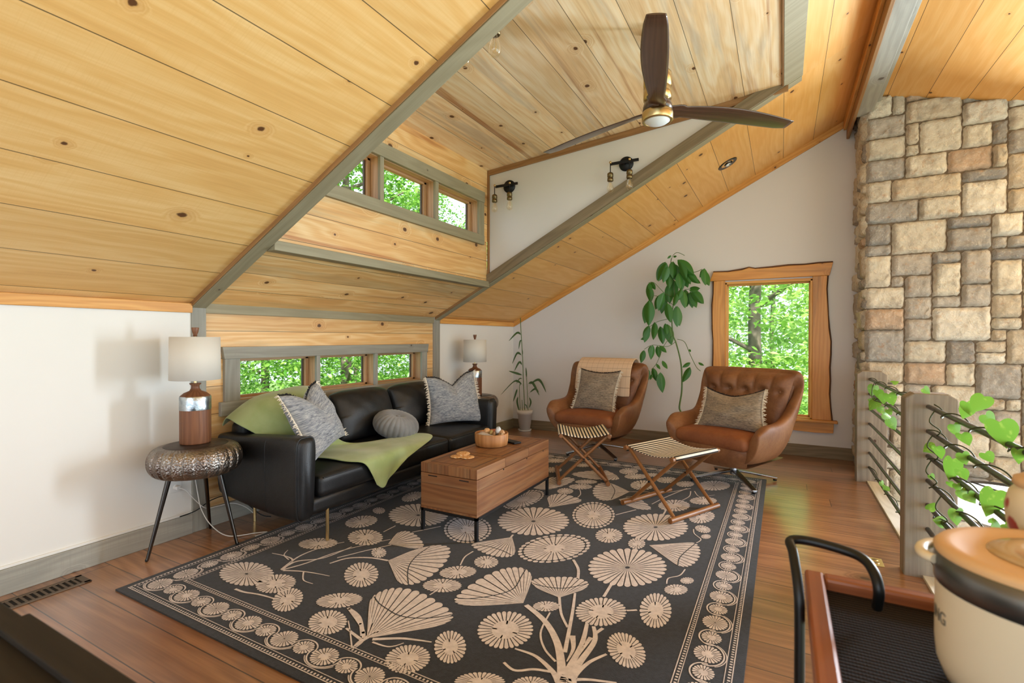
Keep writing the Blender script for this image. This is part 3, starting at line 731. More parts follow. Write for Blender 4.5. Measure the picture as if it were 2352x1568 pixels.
PB = [('white egg-shaped speckled pebble standing highest in the wooden bowl', (.050, .030, .040), (.024, .022, .034), 'cfd3d6'),
      ('terracotta red pebble at the back of the wooden bowl', (-.002, .052, .034), (.032, .022, .017), 'b06a4c'),
      ('cream and orange shell-like stone at the back of the wooden bowl', (-.048, .030, .034), (.030, .024, .026), 'd3a878'),
      ('long pale grey flat pebble lying along the bowl rim', (-.062, -.030, .022), (.048, .022, .010), 'b3a9a0'),
      ('long grey-white flat pebble at the front of the bowl', (-.012, -.072, .018), (.046, .018, .011), 'a8a4a6'),
      ('mauve-grey flat pebble under the cream shell-like stone', (-.078, .008, .024), (.030, .020, .011), 'b49d92'),
      ('upright brown striped pebble at the middle of the bowl', (.036, -.048, .022), (.016, .015, .028), '8d6338'),
      ('dark charcoal pebble below the white egg-shaped one', (.064, -.028, .018), (.022, .018, .017), '3c3733'),
      ('pinkish tan pebble beside the white egg-shaped one', (.083, .024, .030), (.026, .022, .022), 'c79c74'),
      ('brown and black banded pebble near the bowl rim', (.078, -.045, .018), (.014, .018, .022), '7a5532'),
      ('cream pebble against the bowl rim beside the banded one', (.098, -.022, .020), (.015, .018, .016), 'd5bfa6'),
      ('small olive yellow pebble in front of the red one', (.000, .000, .030), (.016, .014, .021), 'a48c52'),
      ('small plum brown pebble in the centre of the bowl', (.020, .004, .028), (.018, .015, .015), '8a6256'),
      ('small tan pebble tucked beside the front flat one', (-.050, -.072, .012), (.014, .012, .010), 'c59b70')]
# the bowl is seen from the front left: turn the arrangement so that "front" faces the room
rot = Matrix.Rotation(math.radians(12), 3, 'Z')
for i, (lb, p, r, col) in enumerate(PB):
    pebble('pebble', lb, bc_+rot @ Vector(p)*.92+Vector((0, 0, .064)), r, col, i, 'pebbles in the wooden bowl', rz=i*.7 if r[0] < .04 else .35, ry=.25 if i in (2, 8) else 0)
o = MB(); rb(o, (-.035, -.075, 0), (.035, .075, .012), .004); o = o.build('smartphone', M_iron, weld=True); o.location = onz(1170, 1022, zt+.001); o.rotation_euler = (0, 0, 1.2)
o.location = (bc_.x+.085, bc_.y+.155, zt+.002); tag(o, 'small dark slab lying behind the wooden bowl', 'phone')
M_crack = NT('cracker'); o_ = M_crack.obj()
M_crack = (lambda t, o: (t.bump(t.noise(o, 120, 4), .8, .004), t.fin(t.mix(t.step(t.noise(o, 130, 3), .5, .62), 'c98d4e', 'f0d7ae'), .8))[1])(M_crack, o_)
for lb, (x, y), z, tl in (('round seeded cracker under the other two, furthest from the bowl', (-1.915, 2.745), .4505, 0), ('round seeded cracker under the others, nearest the bowl', (-1.845, 2.762), .4505, 0), ('round seeded cracker resting on top of the other two', (-1.905, 2.80), .4605, .05)):
    q = MB().lathe([(0, 0), (.040, 0), (.047, .003), (.046, .007), (.03, .0095), (0, .010)], seg=28).build('cracker', M_crack); q.location = (x, y, z); q.rotation_euler = (tl, tl, 0)
    tag(q, lb, 'cracker', 'three round crackers on the coffee table')

# ------------------------------------------------------------------ armchairs
CS = 1.05
def armchair(name, label, loc, rz):
    e = thing(name, label, 'armchair', loc, rz); e.scale = (CS, CS, CS)
    W = .39                                  # half width at the arms
    # outline of the tub seen from above (front = -y): left arm tip -> back -> right arm tip
    top = catmull([(-.405, -.37, .47), (-.435, -.26, .535), (-.43, -.10, .54), (-.42, .05, .57), (-.44, .17, .71), (-.445, .255, .905), (-.25, .325, .93), (0, .335, .93), (.25, .325, .93), (.445, .255, .905), (.44, .17, .71), (.42, .05, .57), (.43, -.10, .54), (.435, -.26, .535), (.405, -.37, .47)], 70)
    bot = catmull([(-.24, -.30, .215), (-.27, -.22, .205), (-.275, -.05, .20), (-.27, .08, .20), (-.25, .16, .20), (-.20, .22, .20), (-.10, .25, .20), (0, .255, .20), (.10, .25, .20), (.20, .22, .20), (.25, .16, .20), (.27, .08, .20), (.275, -.05, .20), (.27, -.22, .205), (.24, -.30, .215)], 70)
    prof = [(0, .0), (.18, .045), (.4, .06), (.65, .045), (.85, .022), (.955, .004), (1.0, -.022), (1.0, -.052), (.955, -.078), (.85, -.088), (.6, -.092), (.35, -.08), (.15, -.06)]
    n = 70; V = []; F = []; K = len(prof)
    for i in range(n+1):
        T, B = top[i], bot[i]; tg = (top[min(i+1, n)]-top[max(i-1, 0)]); tg.z = 0; tg.normalize()
        out = Vector((tg.y, -tg.x, 0)) * -1
        if out.dot(Vector((T.x, T.y, 0))) < 0: out = -out
        e_ = min(i, n-i)/n; k = min(1, .5+e_*10)          # slimmer arm tips
        for t, o_ in prof:
            p = B.lerp(T, t)+out*o_*(k if o_ < 0 else 1)
            V.append(p)
    for i in range(n):
        for j in range(K-1): F.append((i*K+j, (i+1)*K+j, (i+1)*K+j+1, i*K+j+1))
        F.append((i*K+K-1, (i+1)*K+K-1, (i+1)*K, i*K))
    F.append([j for j in range(K)]); F.append([n*K+j for j in range(K)][::-1])
    b = MB().add(V, F, None, 0, True); b.build('shell', M_tan, e, weld=True, sub=1)
    # front rail under the seat and closed bottom
    b = MB(); 
    def fr(u, v):
        x = -.33+.66*u; k = (2*u-1); y = -.335-.02*(1-k*k)+.04*abs(k)**6; z = .185+.165*v
        bul = .028*math.sin(PI*min(1, max(0, v)))
        hw = .80+.20*v
        return Vector((x*hw, y-bul+.03*(1-v), z+.01*k*k))
    b.grid(fr, 18, 8)
    b.grid(lambda u, v: Vector((fr(u, 0).x, fr(u, 0).y+v*.58, .19+.012*v)), 18, 8); b.grid(lambda u, v: Vector((fr(u, 1).x, fr(u, 1).y+v*.58, .352)), 18, 8)
    b.build('seat_base', M_tan, e, weld=True, sub=1)
    b = MB(); rb(b, (-.315, -.375, .335), (.315, .20, .435), .045, puff=.03, n=8); b.build('seat_cushion', M_tanseat, e, weld=True)
    # tufted back pad with vertical channels
    b = MB(); NB = 5
    bx = [(-.2+.1*i) for i in range(5)]
    def pad(u, v):
        x0 = (2*u-1); z = .40+.50*v; hw = .29+.105*v; x = x0*hw
        y = .175+.075*v-.05*(abs(x0)**3)*.9
        edge = max(0, 1-abs(x0)**8)*max(0, 1-abs(2*v-1)**10)
        ch = .026*abs(math.sin(PI*(x0*2.5+.5)))**.6*edge*max(0, min(1, (v-.68)/.1))
        bt = 0
        for q in (-.8, -.4, 0, .4, .8):
            bt += .034*math.exp(-(((x0-q)*hw/.028)**2+((v-.70)*.5/.03)**2))
        y -= .055*edge+ch-bt*edge
        y -= .012*edge*math.sin(PI*v)
        return Vector((x, y, z))
    b.grid(pad, 60, 30, .6, .5)
    b.grid(lambda u, v: pad(u, v)*1+Vector((0, .04+max(0, .055*0), 0)), 20, 10)
    pd = b.build('back_pad', M_tan, e)
    for q in (-.8, -.4, 0, .4, .8):
        p = pad((q+1)/2, .70); MB().sphere(p+Vector((0, -.004, 0)), (.011, .007, .011), 12, 8).build('button', M_tan, pd)
    # swivel base
    b = MB().tube([(0, 0, .055), (0, 0, .21)], .028, 20); b.build('swivel_post', M_chrome, e)
    for k in range(4):
        a = math.radians(45+90*k+10); d = Vector((math.cos(a), math.sin(a), 0)); s_ = Vector((-d.y, d.x, 0))
        b = MB(); h = [(.02, .095, .03), (.12, .078, .026), (.36, .028, .02)]
        V = []
        for r, z, w_ in h:
            for sx, dz in ((-1, 0), (1, 0), (.7, -.018), (-.7, -.018)): V.append(d*r+s_*w_*sx+Vector((0, 0, z+dz)))
        F = [(i*4+j, i*4+(j+1) % 4, i*4+4+(j+1) % 4, i*4+4+j) for i in range(2) for j in range(4)]+[(3, 2, 1, 0), (8, 9, 10, 11)]
        b.add(V, F); lg = b.build('leg', M_chrome, e, weld=True, bevel=.004)
        MB().lathe([(0, 0), (.014, 0), (.014, .012), (0, .012)], d*.345+Vector((0, 0, .0)), 12).build('foot', M_iron, lg)
    return e
CRp, CRr = (-.37, 4.72, .010), math.radians(-26)
CLp, CLr = (-1.745, 5.15, .010), math.radians(-8)
armchair('armchair', 'tan leather swivel armchair in front of the gable window', CRp, CRr)
armchair('armchair', 'tan leather swivel armchair with a cream throw over its back', CLp, CLr)
def local(p, rz, q): return Vector(p)+Matrix.Rotation(rz, 3, 'Z') @ Vector(q)*CS
f_ = lambda q: local(CRp, CRr, q)
dn = Matrix.Rotation(CRr, 3, 'Z') @ Vector((0, -1, .35))
pillow('throw_pillow', 'brown-grey woven pillow slumped on the armchair by the window', f_((-.265, .02, .755)), f_((.28, -.03, .785)), f_((.335, -.13, .445)), f_((-.225, -.19, .440)), dn, .10, M_heatherb, 'brown-grey fringed armchair pillows', seed=8, wrinkle=.010, sag=.05, chop=.02)
f2 = lambda q: local(CLp, CLr, q); dn = Matrix.Rotation(CLr, 3, 'Z') @ Vector((0, -1, .28))
pillow('throw_pillow', 'brown-grey square woven pillow on the armchair with the cream throw', f2((-.225, .035, .86)), f2((.235, .03, .85)), f2((.215, -.115, .44)), f2((-.245, -.11, .445)), dn, .075, M_heatherb, 'brown-grey fringed armchair pillows', seed=11, wrinkle=.006, sag=.012)
# cream checked throw over the back of the far armchair
CP = []
for x in (-.325, -.16, .02, .17, .30):
    w_ = .01*math.sin(x*22)
    CP.append([(x, .395+w_, .62), (x, .385+w_, .80), (x, .355, .915), (x, .29, .966), (x, .20, .945), (x, .125, .84), (x, .085, .64-(.05 if x > .1 else 0))])
CP = [[f2(q) for q in row] for row in CP]; CP = list(map(list, zip(*CP)))
fs2 = surf(CP, 24, 36)
g = MB().grid(lambda u, v: fs2(u, v), 24, 36, .62, .75).build('throw_blanket', M_check, solid=.008, sub=1); tag(g, 'cream checked throw folded over the back of the armchair', 'blanket')

# ------------------------------------------------------------------ folding stools
def stool(name, label, A, B, C, D, FA, FB, FC, FD):
    """canvas hangs between rods A-B and C-D (top); feet rods FA-FB and FC-FD"""
    A, B, C, D, FA, FB, FC, FD = [Vector(p) for p in (A, B, C, D, FA, FB, FC, FD)]
    c = (FA+FB+FC+FD)/4; c.z = 0; e = thing(name, label, 'stool', c); L = lambda p: p-c
    for p, q in ((A, B), (C, D)):
        d = (q-p).normalized()*.012
        MB().tube([L(p-d), L(q+d)], .0165, 14).build('seat_rod', M_stoolw, e)
    for p, q in ((FA, FB), (FC, FD)):
        d = (q-p).normalized()*.02
        MB().tube([L(p-d), L(q+d)], .019, 14).build('foot_rod', M_stoolw, e)
    for (t, f_) in ((A, FC), (C, FA), (B, FD), (D, FB)):
        ax = (B-A).normalized()*.035*(1 if t in (A, C) else -1)
        if t in (C, D): ax = ax*1.9
        MB().tube([L(t+ax), L((t+f_)/2+ax), L(f_+ax)], [.0125, .0145, .0125], 10).build('leg', M_stoolw, e)
    for P in ((A+FC+C+FA)/4+(B-A).normalized()*.05, (B+FD+D+FB)/4-(B-A).normalized()*.05):
        d = (B-A).normalized(); MB().tube([L(P-d*.04), L(P+d*.04)], .007, 8).build('pivot_bolt', M_iron, e)
    b = MB(); n = 40; up = Vector((0, 0, 1)); w1 = (C-A).length
    cd = (C-A).normalized(); rl = (B-A).length
    prof = []
    for k in range(9): a = PI*1.35-k/8*PI*.95; prof.append(((A, B), -cd*math.cos(PI-a)*0+(cd*math.cos(a)+up*math.sin(a))*.0185))
    path = []
    for a in np.linspace(200, 90, 7): path.append((0, (cd*math.cos(math.radians(a))+up*math.sin(math.radians(a)))*.0185))
    m_ = 22; sagp = []
    for k in range(1, m_): t = k/m_; sagp.append((t, up*(.0185-.035*(1-(2*t-1)**2))))
    path += sagp
    for a in np.linspace(90, -20, 7): path.append((1, (cd*math.cos(math.radians(a))+up*math.sin(math.radians(a)))*.0185))
    ds = [0]
    pts = [(A.lerp(C, t)+o, B.lerp(D, t)+o) for t, o in path]
    for i in range(1, len(pts)): ds.append(ds[-1]+(pts[i][0]-pts[i-1][0]).length)
    V = []; F = []; U = []; m2 = 6
    for i, (p, q) in enumerate(pts):
        for j in range(m2+1): V.append(L(p.lerp(q, .03+.94*j/m2)))
    for i in range(len(pts)-1):
        for j in range(m2):
            F.append((i*(m2+1)+j, i*(m2+1)+j+1, (i+1)*(m2+1)+j+1, (i+1)*(m2+1)+j))
            U.append([(rl*j/m2, ds[i]), (rl*(j+1)/m2, ds[i]), (rl*(j+1)/m2, ds[i+1]), (rl*j/m2, ds[i+1])])
    b.add(V, F, U, 0, True); b.build('canvas_seat', M_stripe, e, solid=.004)
    return e
zt_ = .43; zf_ = .0295
stool('folding_stool', 'folding stool with striped canvas seat in front of the window armchair', (-1.026, 3.667, zt_), (-.798, 4.16, zt_), (-.647, 3.452, zt_), (-.417, 3.905, zt_), (-1.03, 3.64, zf_), (-.80, 4.11, zf_), (-.645, 3.425, zf_), (-.418, 3.885, zf_))
stool('folding_stool', 'folding stool with striped canvas seat beside the coffee table', (-1.631, 3.85, zt_), (-1.84, 4.30, zt_), (-1.266, 4.02, zt_), (-1.477, 4.47, zt_), (-1.655, 3.87, zf_), (-1.863, 4.30, zf_), (-1.285, 4.04, zf_), (-1.51, 4.50, zf_))

# ------------------------------------------------------------------ end tables and lamps
def hammered():
    t = NT('hammered_metal'); o = t.obj(); v = t.n('ShaderNodeTexVoronoi', {'Vector': o, 'Scale': 95.})
    t.bump(v.outputs['Distance'], .7, .005); n_ = t.noise(o, 5, 4)
    return t.fin(t.mix(t.step(n_, .35, .65), '6f6058', 'a39b93'), .36, 1.0)
M_ham = hammered(); M_tabtop = plain('dark_bronze_top', '4a3f38', .4, .7, var=.15, vscale=12)
def end_table(label, c, h, feet=None):
    e = thing('end_table', label, 'side table', c, group=None)
    def fn(u, v):
        a = 2*PI*u; p = PI*(v-.5); rr = .162+.078*math.cos(p)**.8 if math.cos(p) > 0 else .162
        rib = .010*abs(math.cos(12*a))**14*max(0, math.cos(p))
        return Vector(((rr-rib)*math.cos(a), (rr-rib)*math.sin(a), h-.085+.083*math.sin(p)))
    b = MB().grid(fn, 240, 18); b.build('drum', M_ham, e, weld=True)
    MB().lathe([(0, h+.001), (.158, h+.001), (.165, h-.003), (.163, h-.01)], seg=64).build('top', M_tabtop, e)
    MB().lathe([(.163, h-.167), (0, h-.167)], seg=48).build('underside', M_gun, e)
    for k in range(3):
        gz_ = .0102 if feet and feet[k].x > -2.9 else (.0102 if not feet and k == 0 else 0.); f_ = Vector(feet[k])-Vector(c) if feet else Vector((.24*math.cos(2.1*k+.5), .24*math.sin(2.1*k+.5), 0))
        t = Vector((f_.x*.55, f_.y*.55, h-.17)); f_.z = 0
        lg = MB().tube([t, f_+Vector((0, 0, .0)) + (t-f_).normalized()*.02, f_+Vector((0, 0, gz_+.006))], [.0145, .0085, .0085], 14).build('leg', M_gun, e)
        MB().sphere(f_+Vector((0, 0, gz_+.009)), .009, 12, 8).build('foot', M_iron, lg)
    return e
M_shade = NT('linen_shade'); o_ = M_shade.obj(); M_shade.bump(M_shade.noise(o_, 350, 2), .2, .002)
M_shade = M_shade.fin('d8d2c6', .9, Transmission_Weight=0.0, Subsurface_Weight=0.0)
M_lampw = wood('ribbed_wood', '8a5a3a', '6d4227', '432614', knots=0, tone=.1, ring=40, rough=.5, bump=.4)
M_silver = plain('silver_band', 'a9b0b4', .25, 1.0, var=.3, vscale=25, bump=.3)
def lamp(label, c):
    e = thing('table_lamp', label, 'lamp', c)
    MB().lathe([(0, 0), (.078, 0), (.080, .006), (.080, .195)], seg=48).build('base', M_lampw, e)
    MB().lathe([(.0805, .195), (.081, .2), (.081, .268), (.078, .275)], seg=48).build('band', M_silver, e)
    MB().lathe([(.078, .275), (.058, .293), (.030, .305), (.022, .32), (.021, .335), (.030, .345), (.030, .349), (0, .35)], seg=40).build('neck', M_lampw, e)
    MB().tube([(0, 0, .345), (0, 0, .385)], .009, 12).build('stem', M_brass, e)
    MB().lathe([(.129, .37), (.131, .37), (.128, .62), (.126, .62), (.129, .37)], seg=56).build('lamp_shade', M_shade, e)
    b = MB()
    for k in range(3): b.tube([(0, 0, .612), (.127*math.cos(2.1*k), .127*math.sin(2.1*k), .612)], .0015, 6)
    b.tube([(0, 0, .385), (0, 0, .63)], .003, 6); b.build('harp', M_brass, e)
    fi = MB().lathe([(0, .622), (.012, .624), (.010, .634), (.015, .645), (.020, .672), (.019, .675), (0, .675)], seg=20).build('finial', M_lampw, e)
    return e
T1 = Vector((-2.995, 1.652, 0)); 
end_table('round hammered-metal end table at the near end of the sofa', T1, .632, [onz(337, 1290), onz(483, 1214), onz(546, 1255)])
lamp('table lamp with white drum shade on the near end table', T1+Vector((-.03, .012, .634)))
T2 = Vector((-3.02, 4.72, 0)); end_table('round hammered-metal end table beyond the far sofa arm', T2, .61)
lamp('table lamp with white drum shade beyond the far sofa arm', T2+Vector((-.02, -.02, .612)))
# ------------------------------------------------------------------ rug
M_rug = NT('rug_ground'); o_ = M_rug.obj(); n_ = M_rug.noise(o_, 230, 3); M_rug.bump(n_, .4, .003)
M_rug = M_rug.fin(M_rug.mix(M_rug.step(M_rug.noise(o_, 60, 4), .3, .7), '131419', '22232b'), .95, Sheen_Weight=.15)
M_rugp = NT('rug_pattern'); o_ = M_rugp.obj(); M_rugp.bump(M_rugp.noise(o_, 230, 3), .4, .003)
M_rugp = M_rugp.fin(M_rugp.mix(M_rugp.step(M_rugp.noise(o_, 45, 4), .3, .7), 'c9bfbf', 'dcd2d1'), .95, Sheen_Weight=.15)
ZR = .009
RC = [onz(288, 1347, 0), onz(1690, 1568, 0), onz(1761, 1100, 0), onz(700, 1060, 0)]
RX0, RX1, RY0, RY1 = -2.885, -.118, 1.205, 4.905
rug = MB(); rug.box((RX0, RY0, 0), (RX1, RY1, ZR-.001), mi=0)
zlev = [0]
def poly(P, mi=1):
    zlev[0] += 1; z = ZR+.00006*(zlev[0] % 7)+(.0006 if mi == 0 else 0)
    P = [p for p in P]; V = [(max(RX0, min(RX1, p[0])), max(RY0, min(RY1, p[1])), z) for p in P]
    a = sum(V[i][0]*V[(i+1) % len(V)][1]-V[(i+1) % len(V)][0]*V[i][1] for i in range(len(V)))
    rug.add(V if a > 0 else V[::-1], [list(range(len(V)))], None, mi)
def fan(c, bnd, gap=.10, inner=.04, open_=None, rnd=.09):
    """petals from centre c to each span of the closed boundary bnd (floor points); dark gaps between"""
    c = Vector((c[0], c[1])); n = len(bnd)
    for i in range(n if open_ is None else n-1):
        a = Vector(bnd[i][:2]); d = Vector(bnd[(i+1) % n][:2])
        def at(k, s): return c.lerp(a.lerp(d, k), s)
        g = gap
        tip = [at(g*.5+(1-g)*t, 1-rnd+rnd*math.sin(PI*t)**.6) for t in (0, .12, .3, .5, .7, .88, 1)]
        k0 = inner
        g2 = min(.42, g*.5/max(k0, .12)*.3)
        poly([at(g2, k0), at(1-g2, k0)]+[at(.5+(.5-g*.9)*1, .45)]+tip[::-1]+[at(g*.9, .45)])
def ell(cx, cy, rx, ry, rot=0, n=48):
    R = math.radians(rot); out = []
    for k in range(n):
        a = 2*PI*k/n; x, y = rx*math.cos(a), ry*math.sin(a)
        out.append((cx+x*math.cos(R)-y*math.sin(R), cy+x*math.sin(R)+y*math.cos(R)))
    return out
def P2(ox, x, y): return onz(ox+x/2.352, 1000+y/2.352, ZR)
def flower(ox, cx, cy, rx, ry, rot=0, kind=0, n=None, dx=0, dy=0):
    """one printed umbel: outline read off the rug, petals drawn on the rug plane"""
    size = max(rx, ry); n = n or max(14, min(30, int(size/6.2)+10))
    B = [P2(ox, x, y) for x, y in ell(cx, cy, rx, ry, rot, n)]; C = P2(ox, cx+dx, cy+dy)
    if kind == 0: fan(C, B, gap=.16, inner=.06)
    elif kind == 1:      # pale centre, dark rays only in the outer half
        fan(C, B, gap=.20, inner=.3); poly([C.lerp(b, .48) for b in B]); 
    else:                # beaded rim
        I = [C.lerp(b, .84) for b in B]; fan(C, I, gap=.15, inner=.25, rnd=.05); poly([C.lerp(b, .34) for b in I])
        for i in range(n):
            a, d = C.lerp(B[i], .925), C.lerp(B[(i+1) % n], .925); m_ = (a+d)/2; w_ = (d-a)*.43; h_ = (B[i]-C)*.062
            poly([m_+w_*math.cos(t)+h_*math.sin(t) for t in [2*PI*q/8 for q in range(8)]])
def cup(ox, apex, pts, n=20, rim=None, gap=.16):
    Q = [P2(ox, *p) for p in pts]; bnd = catmull(Q, n); fan(P2(ox, *apex), bnd, gap=gap, inner=.0, open_=True, rnd=.05)
    if rim: stroke(ox, rim, 5.5, 0)
def stroke(ox, pts, w0, mi=1, w1=None):
    Q = [P2(ox, *p) for p in pts]; Q = catmull(Q, max(6, len(Q)*5)); n = len(Q); L = []; R = []
    # width given in picture pixels at the stroke's own distance
    for i, q in enumerate(Q):
        t = Q[min(i+1, n-1)]-Q[max(i-1, 0)]; t.z = 0; t.normalize(); s = Vector((-t.y, t.x, 0)); k = i/(n-1)
        w_ = (w0+((w1 if w1 is not None else w0)-w0)*k)*WPX*.5; L.append(q+s*w_); R.append(q-s*w_)
    for i in range(n-1): poly([L[i], L[i+1], R[i+1], R[i]], mi)
WPX = .0011
A_, B_ = 800, 0
for f in [(378, 430, 163, 62, 0, 0), (645, 507, 132, 76, 0, 2), (1000, 463, 196, 77, 0, 0), (1325, 430, 118, 73, 0, 2), (1660, 495, 178, 74, 0, 0), (1112, 610, 202, 76, -7, 2),
          (1408, 540, 75, 40, 0, 1), (1558, 583, 48, 30, 0, 1), (1508, 713, 215, 105, 0, 0), (745, 683, 67, 34, 0, 1), (592, 738, 102, 34, -4, 1), (507, 810, 107, 37, 0, 1),
          (848, 1050, 153, 102, -4, 1), (1365, 952, 140, 78, 0, 1), (1660, 945, 88, 96, 0, 1), (1502, 1160, 118, 84, 38, 1), (1070, 922, 74, 28, 0, 1), (320, 1207, 125, 77, -8, 1), (550, 1142, 88, 90, 0, 1),
          (1770, 832, 65, 29, 0, 1), (1830, 783, 38, 18, 0, 1), (710, 1335, 140, 58, 0, 1), (985, 1350, 105, 50, 0, 1), (165, 632, 42, 28, 0, 1), (92, 550, 97, 44, 0, 1), (70, 752, 95, 68, -6, 1), (70, 465, 90, 32, -8, 1),
          (165, 405, 35, 18, 0, 1), (1760, 378, 88, 32, 0, 1), (1918, 352, 75, 21, 0, 1), (1910, 440, 72, 34, -6, 1), (1915, 505, 44, 20, 12, 1), (1932, 545, 28, 13, 0, 1), (1515, 193, 53, 17, 0, 1), (1552, 221, 62, 15, 0, 1),
          (1172, 300, 45, 17, 0, 1), (1255, 276, 65, 15, 0, 1), (1285, 250, 62, 12, 0, 1), (1590, 268, 68, 27, 0, 1), (1975, 270, 90, 27, 0, 0), (945, 345, 120, 42, -16, 2), (1115, 135, 60, 12, 0, 1), (1270, 160, 46, 10, 0, 1),
          (1105, 185, 50, 15, 0, 1), (1722, 240, 58, 17, 0, 1), (1640, 212, 46, 11, 0, 1), (1820, 262, 50, 16, 0, 1), (345, 330, 60, 24, -15, 1), (1375, 205, 60, 10, 0, 1)]: flower(A_, *f)
for f in [(1332, 747, 150, 65, 0, 0), (1490, 800, 112, 50, -8, 1), (1553, 887, 90, 60, -22, 1), (1833, 890, 128, 40, -5, 1), (1770, 1008, 107, 66, -6, 1), (1718, 583, 108, 30, -3, 1)]: flower(B_, *f)
# funnel blossoms
cup(A_, (100, 1095), [(140, 1040), (118, 960), (112, 905), (140, 860), (200, 830), (270, 820), (360, 832), (440, 868), (520, 915), (568, 965), (555, 1000), (480, 1030), (380, 1046), (270, 1050), (170, 1075)], 26, [(140, 870), (165, 905), (215, 940), (270, 970), (350, 985), (440, 985), (520, 975), (560, 965)], gap=.12)
cup(A_, (945, 905), [(955, 880), (985, 800), (990, 750), (950, 715), (880, 710), (810, 725), (720, 765), (630, 825), (575, 875), (580, 905), (640, 918), (740, 918), (830, 905), (900, 895)], 26, [(960, 720), (935, 760), (900, 820), (840, 850), (760, 868), (670, 880), (590, 880)], gap=.12)
cup(A_, (215, 675), [(250, 670), (320, 630), (400, 605), (480, 590), (545, 600), (553, 640), (525, 690), (470, 745), (400, 790), (330, 808), (275, 795), (250, 755), (235, 700)], 24, [(440, 600), (370, 650), (330, 700), (320, 750), (325, 800)], gap=.13)
cup(A_, (1140, 875), [(1110, 855), (1030, 830), (985, 785), (1050, 766), (1140, 762), (1230, 766), (1300, 795), (1270, 832), (1190, 853), (1160, 862)], 24, [(1000, 800), (1060, 815), (1150, 825), (1230, 815), (1295, 798)], gap=.15)
cup(A_, (885, 548), [(880, 560), (902, 610), (890, 650), (830, 658), (760, 645), (700, 620), (662, 588), (740, 570), (830, 562)], 20, [(690, 590), (760, 600), (830, 620), (880, 645)], gap=.15)
cup(A_, (1625, 592), [(1690, 604), (1780, 583), (1870, 578), (1903, 615), (1895, 665), (1850, 705), (1790, 706), (1730, 668), (1680, 625)], 22, [(1880, 580), (1830, 620), (1790, 660), (1780, 700)], gap=.15)
cup(A_, (1520, 303), [(1480, 285), (1420, 258), (1360, 255), (1322, 285), (1325, 325), (1370, 350), (1430, 346), (1480, 318)], 20, [(1420, 262), (1440, 300), (1420, 345)], gap=.15)
cup(A_, (1090, 388), [(1085, 355), (1075, 335), (1110, 316), (1180, 318), (1260, 345), (1240, 362), (1170, 368), (1120, 376)], 18, None, gap=.16)
cup(A_, (215, 585), [(240, 565), (262, 527), (320, 515), (380, 545), (410, 598), (355, 610), (280, 597)], 18, None, gap=.16)
cup(A_, (1450, 215), [(1400, 188), (1300, 190), (1205, 205), (1250, 225), (1350, 238), (1440, 240), (1465, 233)], 18, None, gap=.18)
cup(A_, (1460, 345), [(1500, 335), (1570, 340), (1640, 395), (1570, 398), (1500, 375)], 14, None, gap=.18)
cup(A_, (1000, 285), [(1010, 260), (1080, 228), (1160, 222), (1228, 235), (1180, 265), (1100, 288), (1040, 292)], 16, None, gap=.18)
# stems and roots
for pts, a, c in (([(960, 915), (1060, 1000), (1125, 1110), (1150, 1230), (1150, 1336)], 22, 32), ([(1140, 870), (1150, 960), (1185, 1035)], 12, 10), ([(1225, 850), (1210, 960), (1170, 1170)], 10, 16), ([(1290, 1015), (1260, 1130), (1185, 1270), (1160, 1336)], 14, 30),
                  ([(1325, 1030), (1330, 1110), (1240, 1240), (1200, 1336)], 14, 30), ([(1395, 1180), (1300, 1225), (1230, 1290), (1215, 1336)], 10, 22), ([(900, 1150), (1010, 1190), (1100, 1270), (1135, 1330)], 8, 24), ([(840, 1225), (900, 1268), (1000, 1262), (1095, 1275)], 10, 12),
                  ([(1090, 955), (1040, 1060), (1060, 1150), (1120, 1220)], 7, 9), ([(1210, 1080), (1215, 1150), (1180, 1220)], 24, 4), ([(1310, 1090), (1260, 1160), (1200, 1250)], 18, 4), ([(1375, 1040), (1340, 1065)], 14, 14), ([(1420, 805), (1380, 870)], 13, 13), ([(1215, 670), (1242, 720), (1240, 775)], 14, 14),
                  ([(1505, 945), (1560, 942)], 11, 11), ([(890, 535), (870, 560)], 12, 10), ([(675, 625), (630, 655), (605, 700)], 9, 7), ([(215, 675), (120, 660), (0, 662), (-100, 690)], 14, 10), ([(232, 590), (100, 620), (-60, 660)], 8, 8), ([(1085, 385), (1100, 372)], 10, 10), ([(1445, 428), (1555, 400)], 9, 9),
                  ([(345, 522), (500, 490)], 8, 8), ([(190, 520), (255, 487)], 8, 8), ([(1250, 290), (1255, 315), (1240, 333)], 6, 8), ([(1700, 430), (1720, 395)], 12, 10), ([(1720, 800), (1730, 770), (1790, 755), (1820, 722)], 6, 6), ([(1880, 580), (1905, 560), (1870, 530), (1865, 505)], 6, 6),
                  ([(130, 1100), (280, 1095), (380, 1105), (450, 1115)], 16, 6), ([(130, 1115), (220, 1140), (300, 1120)], 9, 4), ([(30, 1145), (80, 1100), (70, 1030), (0, 930)], 14, 12), ([(20, 1150), (10, 1060), (0, 1000)], 6, 4), ([(60, 1100), (10, 1060), (0, 1040)], 7, 5),
                  ([(1120, 1336), (1200, 1320), (1300, 1318), (1450, 1336)], 20, 8), ([(440, 860), (465, 845)], 7, 7), ([(1430, 295), (1500, 302), (1620, 305), (1700, 330)], 8, 8), ([(1640, 370), (1720, 330), (1830, 285)], 7, 9), ([(1850, 300), (1840, 330), (1780, 360)], 8, 5), ([(1870, 300), (1900, 330), (1980, 320)], 7, 4), ([(1500, 330), (1650, 320), (1850, 285)], 6, 10)): stroke(A_, pts, a, 1, c)
